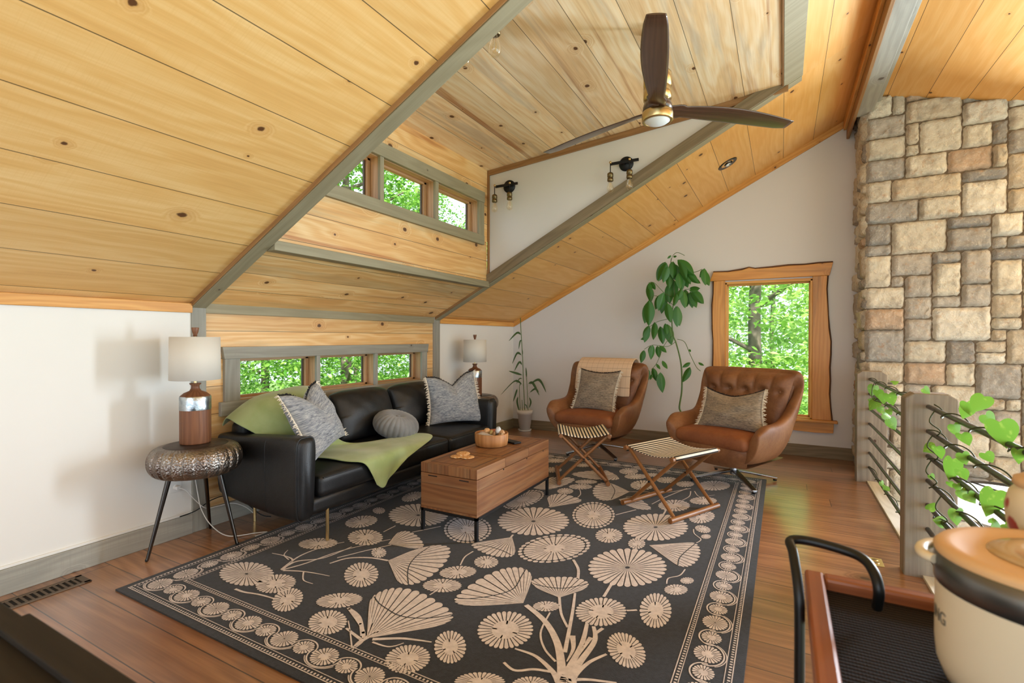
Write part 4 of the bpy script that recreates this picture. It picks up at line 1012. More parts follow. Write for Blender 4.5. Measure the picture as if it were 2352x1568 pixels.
for pts, a, c in (([(1520, 725), (1600, 680), (1750, 660), (1900, 600)], 14, 6), ([(1520, 722), (1620, 650), (1750, 600), (1860, 575)], 12, 6), ([(1520, 726), (1650, 690), (1850, 620), (2110, 560)], 12, 6), ([(1530, 728), (1650, 735), (1780, 758)], 12, 4), ([(1640, 735), (1640, 780), (1690, 800)], 8, 4), ([(1560, 700), (1580, 670), (1540, 650), (1470, 635)], 12, 5), ([(1560, 670), (1535, 645), (1555, 618)], 7, 4),
                  ([(1270, 828), (1320, 845), (1400, 858), (1480, 880)], 12, 8), ([(1880, 930), (1940, 980), (1960, 1080)], 12, 18), ([(1870, 1040), (1930, 1085), (1960, 1110)], 9, 14), ([(1905, 1150), (1950, 1110), (2050, 1050)], 10, 26)): stroke(B_, pts, a, 1, c)
# border: lines, dotted bands, a row of medallions joined by winding tendrils
def rect_line(d, w_):
    x0, x1, y0, y1 = RX0+d, RX1-d, RY0+d, RY1-d
    for P in (((x0, y0), (x1, y0), (x1, y0+w_), (x0, y0+w_)), ((x0, y1-w_), (x1, y1-w_), (x1, y1), (x0, y1)), ((x0, y0), (x0+w_, y0), (x0+w_, y1), (x0, y1)), ((x1-w_, y0), (x1, y0), (x1, y1), (x1-w_, y1))): poly([Vector((a, c, 0)) for a, c in P])
def dots(d, L, w_, step):
    x0, x1, y0, y1 = RX0+d, RX1-d, RY0+d, RY1-d
    for k in range(int((x1-x0)/step)):
        x = x0+k*step
        for y in (y0, y1-L): poly([Vector(p+(0,)) for p in ((x, y), (x+w_, y), (x+w_, y+L), (x, y+L))])
    for k in range(int((y1-y0)/step)):
        y = y0+k*step
        for x in (x0, x1-L): poly([Vector(p+(0,)) for p in ((x, y), (x+L, y), (x+L, y+w_), (x, y+w_))])
rect_line(.036, .004); dots(.043, .010, .008, .017); rect_line(.062, .003)
rect_line(.206, .003); dots(.212, .010, .008, .017); rect_line(.228, .004)
def medal(x, y, rx, ry, n, kind):
    C = Vector((x, y, 0)); Bd = [Vector((x+rx*math.cos(2*PI*k/n), y+ry*math.sin(2*PI*k/n), 0)) for k in range(n)]
    if kind == 0: fan(C, Bd, .2, .06)
    else: fan(C, Bd, .24, .28); poly([C.lerp(b_, .42) for b_ in Bd])
def ring(x, y, rx, ry, a0, a1, w_):
    n = 22
    for k in range(n):
        a, c = a0+(a1-a0)*k/n, a0+(a1-a0)*(k+1)/n
        poly([Vector((x+(rx+o)*math.cos(t), y+(ry+o)*math.sin(t), 0)) for t, o in ((a, 0), (c, 0), (c, w_), (a, w_))])
mid_ = .135
def run(n, fn):
    for k in range(n):
        x, y, along = fn(k); big = k % 2 == 0
        rr = .054 if big else .041
        kx, ky = (1.22, .95) if along else (.95, 1.22)
        medal(x, y, rr*(1.08 if along else .98), rr*(.98 if along else 1.08), 22 if big else 18, 0 if k % 4 == 0 else 1)
        a0 = (0 if k % 2 else PI)+(0 if along else PI/2)
        ring(x, y, rr*kx+.006, rr*ky+.005, a0-.2, a0+PI+.3, .006)
        if big: ring(x, y, rr*kx+.016, rr*ky+.012, a0+.5, a0+PI-.4, .004)
nx = 21; sx = (RX1-RX0-2*mid_)/nx
ny = 28; sy = (RY1-RY0-2*mid_)/ny
run(nx, lambda k: (RX0+mid_+sx*(k+.0), RY0+mid_, True)); run(nx, lambda k: (RX0+mid_+sx*(k+1), RY1-mid_, True))
run(ny, lambda k: (RX1-mid_, RY0+mid_+sy*k, False)); run(ny, lambda k: (RX0+mid_, RY0+mid_+sy*(k+1), False))
tag(rug.build('rug', [M_rug, M_rugp]), 'large charcoal rug printed with pale umbrella-shaped flowers on the wooden floor', 'rug')
# ------------------------------------------------------------------ ceiling fan
M_blade = wood('fan_blade_walnut', '5d4334', '4a3327', '33221a', knots=0, tone=.05, ring=30, rough=.3, coat=.6)
M_lens = plain('frosted_lens', 'e8eef2', .35)
fx, fy = -.675, 3.08; zt_ = zd(fx)
fan_ = thing('ceiling_fan', 'three-blade dark wood ceiling fan with brass hub under the dormer ceiling', 'ceiling fan', (fx, fy, 2.55))
def FZ(z): return z-2.55
MB().lathe([(0, FZ(zt_+.02)), (.062, FZ(zt_+.02)), (.062, FZ(zt_-.035)), (.05, FZ(zt_-.055)), (0, FZ(zt_-.056))], seg=40).build('canopy', M_brass, fan_)
MB().tube([(0, 0, FZ(zt_-.05)), (0, 0, FZ(2.86))], .0125, 14).build('downrod', M_brass, fan_)
MB().lathe([(0, FZ(2.885)), (.04, FZ(2.88)), (.045, FZ(2.862)), (.081, FZ(2.855)), (.083, FZ(2.84)), (.083, FZ(2.775)), (.078, FZ(2.772)), (.078, FZ(2.762)), (.083, FZ(2.759)), (.083, FZ(2.70)), (.07, FZ(2.69)), (0, FZ(2.69))], seg=48).build('motor_housing', M_brass, fan_)
MB().lathe([(0, FZ(2.70)), (.075, FZ(2.695)), (.085, FZ(2.66)), (.088, FZ(2.63)), (0, FZ(2.625))], seg=40).build('blade_hub', M_blade, fan_)
MB().lathe([(.06, FZ(2.626)), (.09, FZ(2.624)), (.0925, FZ(2.61)), (.0925, FZ(2.575)), (.088, FZ(2.568)), (.076, FZ(2.568)), (.074, FZ(2.58))], seg=48).build('trim_ring', M_brass, fan_)
MB().lathe([(.077, FZ(2.572)), (.06, FZ(2.560)), (.03, FZ(2.553)), (0, FZ(2.551))], seg=40).build('light_lens', M_lens, fan_)
for ang in (160.5, 41, -78):
    R_ = Matrix.Rotation(math.radians(ang), 3, 'Z'); b = MB()
    def bl(u, v, top):
        r = .05+.885*u
        w = .048*(1-min(1, u/.12))+ (.032+.040*math.sin(PI*min(1, (u+.02)/.95)**.8)) * min(1, u/.10) if u < .12 else .034+.036*math.sin(PI*min(1, u*.86)**.95)
        w = max(w, .036)
        if u > .93: w *= 1-.12*((u-.93)/.07)
        x = (2*v-1)
        tw = math.radians(18)*(1-.55*u)
        th = .010*(1-x*x)**.5*(1-.5*u)
        lo = x*w-.012*math.sin(PI*u)*(1 if True else 0)
        z = .012*math.sin(PI*min(1, u*1.1))+ (-math.sin(tw)*x*w)+(th if top else -th*.6)
        return R_ @ Vector((r, lo*math.cos(tw), FZ(2.637)+z))
    for tp in (True, False): b.grid(lambda u, v: bl(u, v, tp), 36, 12, .885, .15)
    b.add([bl(1, k/12, True) for k in range(13)]+[bl(1, k/12, False) for k in range(13)][::-1], [list(range(26))])
    b.build('blade', M_blade, fan_, weld=True)

# ------------------------------------------------------------------ wall sconces
def clear_glass():
    t = NT('bulb_glass'); tr = t.n('ShaderNodeBsdfTransparent', {0: (1, .97, .9, 1)}); gl = t.n('ShaderNodeBsdfGlossy', {0: (1, 1, 1, 1), 'Roughness': .03})
    lw = t.n('ShaderNodeLayerWeight', {'Blend': .5}); fr = t.ma('MULTIPLY_ADD', t.ma('POWER', lw.outputs['Facing'], 2.5), .55, .06)
    mx = t.n('ShaderNodeMixShader', {0: fr, 1: tr.outputs[0], 2: gl.outputs[0]}); t.t.links.new(mx.outputs[0], t.out.inputs[0]); return t.m
M_bulb = clear_glass(); M_fil = plain('filament', 'd9b074', .4)
M_sock = plain('antique_brass', '7b6a4c', .35, 1.0, var=.2, vscale=30)
def sconce(label, X, Z, Y, sg):
    e = thing('wall_sconce', label, 'wall light', (X, Y, Z)); D = lambda x, d, z: (x, -sg*d, z)
    b = MB(); b.lathe([(0, .028), (.045, .026), (.052, .018), (.062, .016), (.064, 0), (0, 0)], seg=36)
    b.v = [(p[0], -sg*p[2], p[1]*(1 if sg > 0 else -1)) for p in b.v]; b.build('wall_plate', M_iron, e)
    MB().tube([D(0, .02, 0), D(0, .065, 0)], .011, 12).build('stem', M_iron, e)
    MB().box(D(-.125, .058, -.012) if sg < 0 else D(-.125, .072, -.012), D(.125, .072, .012) if sg < 0 else D(.125, .058, .012)).build('cross_bar', M_iron, e, bevel=.002)
    for x in (-.115, .055):
        b = MB().tube([D(x, .06, .0), D(x, .098, .004), D(x, .1, -.008)], .006, 10); b.sphere(D(x, .098, .004), .011, 12, 8); b.build('swivel_joint', M_brass, e)
        MB().tube([D(x, .1, 0), D(x, .1, -.095)], .0042, 8).build('drop_rod', M_iron, e)
        s = MB().lathe([(0, -.085), (.014, -.085), (.016, -.09), (.024, -.092), (.026, -.10), (.026, -.125), (.022, -.127), (.022, -.134), (.026, -.136), (.026, -.160), (.020, -.165), (0, -.164)], D(x, .1, 0), 24).build('socket', M_sock, e)
        MB().lathe([(.012, -.16), (.015, -.175), (.026, -.20), (.031, -.222), (.029, -.243), (.018, -.258), (0, -.263)], D(x, .1, 0), 24).build('bulb', M_bulb, s)
        f = MB()
        for k in range(4):
            a = PI/2*k; f.tube([D(x+.004*math.cos(a), .1+.004*math.sin(a), -.175), D(x+.010*math.cos(a), .1+.010*math.sin(a), -.205), D(x+.005*math.cos(a), .1+.005*math.sin(a), -.24)], .0008, 5)
        f.build('filament', M_fil, s)
    return e
sconce('black two-bulb wall sconce on the cheek wall nearest the ridge', -1.22, 2.79, 4.345, 1)
sconce('black two-bulb wall sconce on the cheek wall nearest the dormer windows', -2.40, 2.76, 4.345, 1)
sconce('two-bulb wall sconce whose clear bulbs show past the near rafter trim', -1.22, 2.80, 1.865, -1)
# recessed eyeball light in the ceiling
px = Vector((-.478, 5.247, zc(-.478))); rl = thing('recessed_light', 'dark round recessed spotlight in the sloping pine ceiling', 'ceiling light', px)
rl.rotation_euler = Euler((0, -math.atan(SL), 0))
MB().lathe([(.06, -.002), (.092, -.004), (.094, .0), (.06, .002)], seg=40).build('trim_ring', M_gun, rl)
MB().lathe([(.062, -.001), (.058, .004), (0, .004)], seg=32).build('recess', M_iron, rl)
b = MB().sphere((0, 0, .01), (.05, .05, .026), 24, 14, Matrix.Rotation(.35, 3, 'Y')); b.build('eyeball', M_gun, rl)
MB().lathe([(0, -.018), (.028, -.018), (.03, -.012)], (0.004, 0, 0), 24).build('lamp_lens', M_lens, rl)

# ------------------------------------------------------------------ railing
M_rail = plain('iron_rail', '666462', .36, .9, var=.2, vscale=20); M_curb = wood('pale_board', 'd5d1c6', 'c9c4b8', 'a9a294', knots=.15, tone=.05, ring=14, rough=.5)
ra = thing('railing', 'grey timber post railing with seven dark iron rails along the loft edge', 'railing', (.66, 3.35, 0))
def post(x0, x1, y0, y1, h):
    b = MB(); c = .028; L = Vector(ra.location)
    b.prism([Vector(p)-L for p in ((x0, y0, -.25), (x1, y0, -.25), (x1, y0, h-c), (x1-c*1.4, y0, h), (x0+c*1.4, y0, h), (x0, y0, h-c))], (0, y1-y0, 0), (0, 0, 1))
    return b.build('post', M_post, ra, bevel=.005, bseg=1)
post(.57, .787, 3.296, 3.405, .965); post(.572, .79, 5.255, 5.365, .968)
for k, z in enumerate((.897, .769, .64, .512, .385, .259, .134)):
    for y0, y1 in ((5.27, 3.39), (3.31, -1.5)): MB().tube([Vector((.668, y0, z))-Vector(ra.location), Vector((.668, y1, z))-Vector(ra.location)], .0115, 12).build('rail', M_rail, ra)
for y0, y1 in ((3.405, 5.255), (-3.9, 3.296)):
    trim('trim_19', (.648, y0, 0), (.765, y1, .016), M_curb, .002)
# pothos
def leafmat(name, c1, c2, tr=.35, yellow=None):
    t = NT(name); r = t.island(); o = t.obj()
    col = t.mix(r, c1, c2)
    if yellow: col = t.mix(t.ma('MULTIPLY', t.step(t.noise(o, 45, 3), .56, .7), .3), col, yellow)
    t.set(t.b, 'Roughness', .4); t.set(t.b, 'Base Color', col)
    tl = t.n('ShaderNodeBsdfTranslucent', {0: col}); mx = t.n('ShaderNodeMixShader', {0: tr, 1: t.b.outputs[0], 2: tl.outputs[0]}); t.t.links.new(mx.outputs[0], t.out.inputs[0]); return t.m
M_poth = leafmat('pothos_leaf', '4c8a20', '84b045', .3, 'c2d86a'); M_stem = plain('green_stem', '4f6b2c', .6); M_vine = plain('vine_stem', '3a4424', .7)
def leaf_grid(c, tip, nrm, L, W, kind='heart', curl=.15, nu=14, nv=8):
    c = Vector(c); x = Vector(tip).normalized(); n = Vector(nrm); n = (n-x*n.dot(x)).normalized(); y = n.cross(x)
    def prof(u):
        if kind == 'heart': return (math.sin(PI*min(1, u*.965+.035)**.60)**.75)*(1-.12*u) if u < 1 else 0
        if kind == 'blade': return math.sin(PI*u**.8)**.9 if 0 < u < 1 else 0
        return math.sin(PI*u**.85)**.85 if 0 < u < 1 else 0
    def fn(u, v):
        w = (2*v-1); q = prof(u); a = L*u
        back = -.20*L*(abs(w)**1.2)*(1-u)**4*(1.2-.2*abs(w)) if kind == 'heart' else 0
        return c+x*(a+back)+y*(w*W*.5*q)+n*(-abs(w)*W*.18*q-curl*L*u*u*.6+curl*.3*L*u)
    if kind == 'heart':
        H_ = catmull([(0, .0, 0), (-.10, .17, 0), (-.11, .34, 0), (-.01, .49, 0), (.20, .56, 0), (.44, .49, 0), (.66, .33, 0), (.86, .14, 0), (1.0, 0, 0)], nu)
        def fn(u, v):
            w = 2*v-1; O_ = H_[int(round(u*nu))]; k = abs(w); a = L*(u*(1-k)+O_.x*k); q = O_.y*k*(1 if w > 0 else -1)
            return c+x*a+y*(q*W)+n*(-W*.20*O_.y*k**1.5-curl*L*a/L*a/L*.5+curl*.3*a)
    b = MB(); b.grid(fn, nu, nv); return b
def vine(name, label, cat, stems, leaves, mat, smat, sr=.003):
    e = thing(name, label, cat, stems[0][0]); L = Vector(e.location)
    for s in stems: MB().tube([p-L for p in catmull(s, 6*len(s))], sr, 6).build('stem', smat, e)
    for (c, tip, n, ln, w, k, cu) in leaves: leaf_grid(Vector(c)-L, tip, n, ln, w, k, cu).build('leaf', mat, e)
    return e
rn = random.Random(12)
def rail_leaf(x, y, size, X=.65, dirp=None, S=800, O=1750, k=2.0415):
    P = onx(O+x/k, S+y/k, X); d = (P-CAM).dot(_f)
    L = size*2/k/F_PX*d; toc = (CAM-P).normalized()
    a = dirp if dirp is not None else rn.uniform(-2.6, -.6)
    tip = _r*math.cos(a)+Vector((0, 0, 1))*math.sin(a)
    n = toc+Vector((rn.uniform(-.5, .5), rn.uniform(-.5, .5), rn.uniform(0, .6)))
    return (P-tip*L*.5, tip, n, L, L*.82, 'heart', .18)
near = [(1015, 262, 46, -2.2), (955, 300, 34, -2.0), (970, 285, 34, -1.3), (1072, 340, 37, -.9), (1130, 408, 66, -1.3), (910, 385, 30, -1.2), (955, 430, 34, -1.0), (785, 470, 32, -2.7), (830, 492, 32, -1.2), (883, 570, 52, -1.75), (945, 595, 30, -1.0), (1065, 515, 30, -.9), (950, 520, 30, -1.2), (945, 690, 28, -1.1), (985, 705, 30, -.9), (1068, 728, 64, -1.9), (915, 795, 38, -1.5), (797, 738, 22, .9), (830, 810, 30, 2.9), (1110, 835, 30, -.6), (1200, 510, 34, -1.5), (800, 605, 16, -.9), (885, 640, 16, -1.1), (920, 655, 20, -1.3), (1180, 690, 22, -.6), (1080, 805, 14, 1.2), (1160, 840, 26, -.7)]
st = []
for z, amp, ph in ((.897, .022, 0), (.769, .024, 1), (.64, .02, 2), (.512, .022, 3), (.385, .02, 4.2)):
    st.append([Vector((.668+amp*math.cos(ph+y*16), y, z+amp*math.sin(ph+y*16))) for y in np.arange(3.22, 1.55, -.055)])
for k in range(4):
    z0, z1 = (.897, .769, .64, .512)[k], (.769, .64, .512, .385)[k]
    y = (3.12, 3.16, 3.18, 3.0)[k]; st.append([Vector((.655, y, z0)), Vector((.63, y-.03, z0-.05)), Vector((.66, y-.08, (z0+z1)/2-.02)), Vector((.66, y-.02, z1+.01))])
vine('pothos_vine', 'bright green trailing pothos wound round the rails in front of the near post', 'plant', st, [rail_leaf(x, y, s, dirp=a) for x, y, s, a in near], M_poth, M_vine)
far = [(520, 200, 26, -1.8), (550, 222, 26, -1.2), (605, 242, 30, -1.2), (520, 268, 28, -2.2), (515, 245, 20, 2.8), (590, 318, 26, -.4), (615, 358, 30, -1.1), (628, 157, 16, .2), (560, 292, 18, -1.2), (570, 240, 22, -1.6), (565, 638, 15, -1.2), (592, 662, 12, -.8), (575, 655, 12, -2), (775, 200, 20, -.7), (600, 300, 16, -1)]
st = [[Vector((.668+.02*math.cos(y*15), y, z+.02*math.sin(y*15))) for y in np.arange(5.2, 3.6, -.06)] for z in (.897, .769, .134)]
st.append([Vector((.66, 4.95, .897)), Vector((.63, 4.85, .85)), Vector((.62, 4.75, .78)), Vector((.65, 4.6, .77))])
vine('pothos_vine', 'bright green trailing pothos on the rails between the two posts', 'plant', st, [rail_leaf(x, y, s, X=.64 if y < 600 else .66, dirp=a) for x, y, s, a in far], M_poth, M_vine)

# ------------------------------------------------------------------ tall plants
M_avo = leafmat('avocado_leaf', '285a1c', '43802c', .2); M_drac = leafmat('dracaena_leaf', '33502c', '4a6a36', .15); M_tsoil = plain('potting_soil', '3a2b20', .95, bump=.5, bscale=90)
M_pot = plain('white_ceramic', 'dcd8d0', .55); M_gpot = plain('dark_green_pot', '22362f', .4)
K7 = 3.015
def z7(x, y): return 1400+x/K7, 540+y/K7
Yp = 5.80
av = thing('avocado_plant', 'tall avocado plant with drooping leaves behind the armchairs', 'plant', (-1.0, Yp+.05, 0)); L0 = Vector(av.location)
MB().lathe([(0, 0), (.10, 0), (.13, .24), (.135, .26), (.125, .26), (.118, .23), (0, .225)], seg=36).build('pot', M_gpot, av)
MB().lathe([(0, .235), (.12, .232)], seg=30).build('soil', M_tsoil, av)
stem_px = [(498, 1240), (484, 1190), (500, 1080), (500, 950), (490, 860), (462, 750), (440, 690), (432, 600), (436, 520), (450, 420), (445, 330), (425, 230), (428, 160)]
pts = [ony(*z7(*p), Yp)-L0 for p in stem_px]; pts = [Vector((pts[0].x, pts[0].y+.02, .22))]+pts
MB().tube(catmull(pts, 90), list(np.linspace(.010, .0045, 91)), 8).build('stem', M_stem, av)
rn = random.Random(4)
br = [((438, 430), (380, 400), (310, 330), (270, 330)), ((440, 480), (350, 430), (300, 420), (280, 460)), ((436, 560), (400, 580), (330, 600), (270, 640)), ((462, 735), (400, 770), (300, 760), (240, 790)), ((440, 690), (380, 760), (330, 880), (290, 930)), ((470, 720), (520, 740), (560, 830), (600, 910), (630, 940)), ((450, 420), (520, 380), (580, 370)), ((430, 250), (500, 250), (590, 255), (640, 235)), ((428, 170), (440, 140), (470, 120), (520, 140))]
for q in br: MB().tube(catmull([ony(*z7(*p), Yp-.03*i)-L0 for i, p in enumerate(q)], 24), .0032, 6).build('branch', M_stem, av)
LV = [(395, 190, 335, 320), (440, 180, 442, 300), (470, 170, 585, 275), (500, 235, 560, 340), (530, 255, 615, 335), (420, 250, 400, 350), (480, 260, 490, 375), (410, 340, 417, 475), (500, 370, 470, 450), (375, 395, 340, 525), (400, 470, 417, 600), (470, 490, 470, 637), (525, 375, 537, 497), (560, 390, 575, 505), (570, 380, 645, 475), (555, 365, 628, 368), (645, 235, 692, 350), (640, 238, 640, 292), (285, 322, 317, 377), (268, 335, 270, 445), (285, 450, 243, 612), (275, 625, 235, 725), (312, 600, 300, 725), (350, 630, 368, 755), (400, 615, 430, 760), (385, 610, 398, 690), (270, 705, 215, 722), (240, 795, 218, 885), (285, 765, 275, 830), (300, 760, 288, 862), (330, 765, 345, 850), (345, 765, 395, 812), (325, 890, 352, 928), (365, 868, 402, 925), (300, 918, 322, 1010), (272, 930, 250, 1025), (295, 960, 280, 1002), (352, 948, 370, 1092), (560, 882, 503, 915), (558, 912, 503, 1018), (615, 880, 655, 902), (552, 788, 562, 808), (428, 140, 400, 162), (440, 150, 465, 145), (430, 300, 455, 440), (465, 405, 445, 490), (350, 410, 318, 515), (455, 200, 470, 330), (405, 215, 372, 330), (490, 195, 530, 300), (430, 330, 400, 440), (500, 400, 520, 470)]
LV += [(x0+rn.uniform(-14, 14), y0+rn.uniform(-10, 25), x1+rn.uniform(-28, 28), y1+rn.uniform(-10, 25)) for x0, y0, x1, y1 in LV[:22]]
for x0, y0, x1, y1 in LV:
    dy = rn.uniform(-.14, .06); a = ony(*z7(x0, y0), Yp+dy); c_ = ony(*z7(x1, y1), Yp+dy-.02); t = c_-a
    n = (CAM-a).normalized()+Vector((rn.uniform(-.5, .5), rn.uniform(-.3, .3), rn.uniform(0, .5)))
    leaf_grid(a-L0, t, n, t.length, max(.024, t.length*.44), 'oval', .12, 10, 6).build('leaf', M_avo, av)
# bamboo-like dracaena in white pot in the corner
Yd = 5.96; dr = thing('dracaena_plant', 'thin dark-leaved cane plant in a ribbed white pot in the corner', 'plant', (-3.052, Yd, 0)); L0 = Vector(dr.location)
MB().lathe([(0, .018), (.07, .018), (.082, .10), (.0835, .10), (.094, .225), (.103, .226), (.107, .285), (.100, .285), (.095, .25), (0, .25)], seg=40).build('pot', M_pot, dr)
MB().lathe([(0, 0), (.082, 0), (.092, .022), (.086, .022), (.078, .01), (0, .01)], seg=40).build('saucer', M_pot, dr)
MB().lathe([(0, .262), (.096, .258)], seg=30).build('soil', M_tsoil, dr)
zz = lambda x, y: (980+x/4.75, 680+y/4.75)
for q in ([(1070, 1240), (1058, 1000), (1050, 760), (1040, 560), (1030, 400), (1022, 235)], [(1020, 1245), (1015, 1100), (1012, 980)], [(1105, 1245), (1100, 1080), (1090, 900), (1082, 850)], [(1045, 1245), (1040, 1130)]):
    MB().tube(catmull([ony(*zz(*p), Yd)-L0+Vector((0, .0, 0)) for p in q], 30), .0052 if len(q) > 4 else .004, 8).build('cane', M_stem, dr)
rn = random.Random(9)
for q in ([(1035, 430), (985, 398), (895, 490)], [(1042, 485), (1020, 490), (1003, 580)], [(1040, 568), (1048, 640)], [(1045, 655), (985, 620), (932, 740)], [(1045, 765), (1010, 718), (955, 818)], [(1090, 900), (1082, 775)], [(1055, 865), (980, 840), (895, 816)], [(1058, 980), (960, 925), (805, 1080)], [(1100, 985), (1220, 910), (1305, 1052)], [(1100, 965), (1155, 945), (1230, 1085)], [(1110, 1065), (1180, 1010), (1222, 1045)], [(990, 1005), (975, 1050), (943, 1152)], [(1000, 1085), (985, 1150), (1012, 1262)], [(1112, 1090), (1135, 1150), (1118, 1220)], [(1050, 900), (1010, 900), (980, 960)], [(1060, 1180), (1085, 1190), (1095, 1230)], [(1012, 985), (1025, 940)]):
    dy = rn.uniform(-.08, .05); Q = [ony(*zz(*p), Yd+dy*(i/2)) for i, p in enumerate(q)]; Q = [v if v.x > -3.25 else onx(*zz(*p), -3.25) for v, p in zip(Q, q)]; C_ = catmull(Q, 14); tl = sum((C_[i+1]-C_[i]).length for i in range(14))
    b = MB(); W = min(.034, max(.012, tl*.13)); hv = Vector((rn.uniform(-.4, .4), -1, .3)).normalized()
    def fn(u, v):
        i = min(13, int(u*14)); p = C_[i].lerp(C_[i+1], u*14-i); t = (C_[min(i+1, 14)]-C_[max(i-1, 0)]).normalized(); s = t.cross(hv).normalized()
        pr = (math.sin(PI*min(1, max(0, (u-.15)/.85))**.8)**.8 if u > .16 else .0)*.96+.05*(1-u)
        return p+s*(2*v-1)*W*.5*max(pr, .06*(1-u))-hv*abs(2*v-1)*W*.15*pr-L0
    b.grid(fn, 14, 4); b.build('leaf', M_drac, dr)
# ------------------------------------------------------------------ foreground cart, slow cooker, vase, sideboard
M_cartw = wood('teak_frame', '9a5a30', '874a25', '5d3016', knots=0, tone=.05, ring=30, rough=.4)
M_blk = plain('satin_black_tube', '0f1112', .4, .3)
def wicker():
    t = NT('woven_black_mat'); u, v = t.uv()
    a = t.ma('SINE', t.ma('MULTIPLY', u, 2*PI/.0095)); c = t.ma('SINE', t.ma('MULTIPLY', v, 2*PI/.0048))
    h = t.ma('MULTIPLY_ADD', a, .5, .5); t.bump(t.ma('MULTIPLY', h, t.ma('MULTIPLY_ADD', c, .25, .75)), 1., .004)
    return t.fin(t.mix(t.step(h, .15, .6), '060504', '2b1f17'), .9, Specular_IOR_Level=.2)
M_wick = wicker()
ca = thing('bar_cart', 'dark bar cart with wooden-rimmed woven tray at the loft railing', 'cart', (.30, .85, 0)); L0 = Vector(ca.location)
tx0, tx1, ty0, ty1, tz = .043, .545, .36, 1.215, .765; fw = .034
for lo, hi, ax in (((tx0, ty0, tz-.038), (tx0+fw, ty1, tz), 1), ((tx1-fw, ty0, tz-.038), (tx1, ty1, tz), 1), ((tx0+fw, ty1-fw, tz-.038), (tx1-fw, ty1, tz), 0), ((tx0+fw, ty0, tz-.038), (tx1-fw, ty0+fw, tz), 0)):
    MB().box(Vector(lo)-L0, Vector(hi)-L0, ax=ax).build('tray_rim', M_cartw, ca, bevel=.006)
MB().box(Vector((tx0+fw-.002, ty0+fw-.002, tz-.030))-L0, Vector((tx1-fw+.002, ty1-fw+.002, tz-.022))-L0, ax=1).build('woven_tray', M_wick, ca)
MB().box(Vector((tx0+.02, ty0+.03, .18))-L0, Vector((tx1-.02, ty1-.03, .20))-L0, ax=1).build('lower_shelf', M_cartw, ca, bevel=.003)
hl = [onz(1850, 1420, .62), ]
P = [Vector((.030, 1.05, .03)), Vector((.030, 1.05, .50)), Vector((.030, 1.05, .72)), Vector((.028, 1.06, .785)), Vector((.020, 1.10, .835)), Vector((.016, 1.13, .848))]
Q = [Vector((.05, 1.14, .85)), Vector((.11, 1.13, .846)), Vector((.136, 1.115, .84)), Vector((.148, 1.09, .825)), Vector((.152, 1.08, .80)), Vector((.152, 1.10, .765))]
MB().tube([p-L0 for p in catmull(P+Q, 60)], .0088, 12).build('handle_tube', M_blk, ca)
for x, y in ((tx1, ty1-.1), (tx1, ty0+.05), (tx0-.012, ty0+.05)): MB().tube([Vector((x, y, .03))-L0, Vector((x, y, .76))-L0], .0088, 12).build('leg', M_blk, ca)
for x, y in ((.03, 1.05), (tx1, ty1-.1), (tx1, ty0+.05), (tx0-.012, ty0+.05)):
    b = MB().lathe([(0, -.008), (.028, -.008), (.031, 0), (.028, .008), (0, .008)], (0, 0, 0), 20); b.v = [(p[2]+x-L0.x, p[0]+y-L0.y, p[1]+.031) for p in b.v]; b.build('caster', M_blk, ca)
# slow cooker
M_cream = plain('cream_enamel', 'd9cbb0', .4); M_tanlid = plain('tan_lid', 'd2aa7c', .45); M_band = plain('steel_band', '6f6f6d', .3, .9); M_glid = plain('lid_glass', 'b59a72', .15)
pc = Vector((.352, .945, tz-.021)); cz = thing('slow_cooker', 'cream slow cooker with grey band and tan lid on the bar cart', 'slow cooker', pc); sx_, sy_ = 1.0, .85
RB = .150
MB().lathe([(0, .006), (RB*.80, .006), (RB*.93, .012), (RB*.985, .035), (RB, .06), (RB, .152)], seg=64, sx=sx_, sy=sy_).build('body', M_cream, cz)
MB().lathe([(RB+.0005, .150), (RB+.002, .152), (RB+.002, .192), (RB-.002, .195)], seg=64, sx=sx_, sy=sy_).build('steel_band', M_band, cz)
MB().lathe([(RB+.001, .194), (RB+.002, .200), (RB-.004, .206), (RB-.018, .207), (RB-.024, .2045), (RB*.60, .2045)], seg=64, sx=sx_, sy=sy_).build('lid_rim', M_tanlid, cz)
MB().lathe([(RB*.62, .2055), (RB*.59, .2085), (RB*.42, .2085), (RB*.40, .206), (0, .206)], seg=64, sx=sx_, sy=sy_).build('lid_centre', M_glid, cz)
for a0 in (math.radians(165), math.radians(-15)):
    P = []
    for k in range(-6, 7):
        a = a0+k*.052; r = RB+.004+.012*(1-(k/6)**2)**.5; P.append((r*math.cos(a)*sx_, r*math.sin(a)*sy_, .182))
    MB().tube(P, [.0085]*13, 12, flat=.8).build('handle', M_cream, cz)
for i in range(4): 
    a = math.radians(45+90*i); MB().lathe([(0, 0), (.012, 0), (.012, .012)], (RB*.7*math.cos(a), RB*.65*math.sin(a), 0), 14).build('foot', M_blk, cz)
# lettering wrapped round the body (only its end "NG" shows in the photo)
M_let = plain('grey_lettering', '6b6558', .6)
fc = bpy.data.curves.new('lettering', 'FONT'); fc.body = 'ING'; fc.size = .026; fc.extrude = .0006; fc.resolution_u = 3
fo = bpy.data.objects.new('lettering', fc); COL.objects.link(fo)
dg = bpy.context.evaluated_depsgraph_get(); me = bpy.data.meshes.new_from_object(fo.evaluated_get(dg)); bpy.data.objects.remove(fo)
for v in me.vertices:
    s = v.co.x-.03; a = math.radians(188)+s/RB; r = RB+.0004+v.co.z
    v.co = (r*math.cos(a)*sx_, r*math.sin(a)*sy_, .095+v.co.y)
lo = bpy.data.objects.new('lettering', me); COL.objects.link(lo); lo.parent = cz; me.materials.append(M_let)
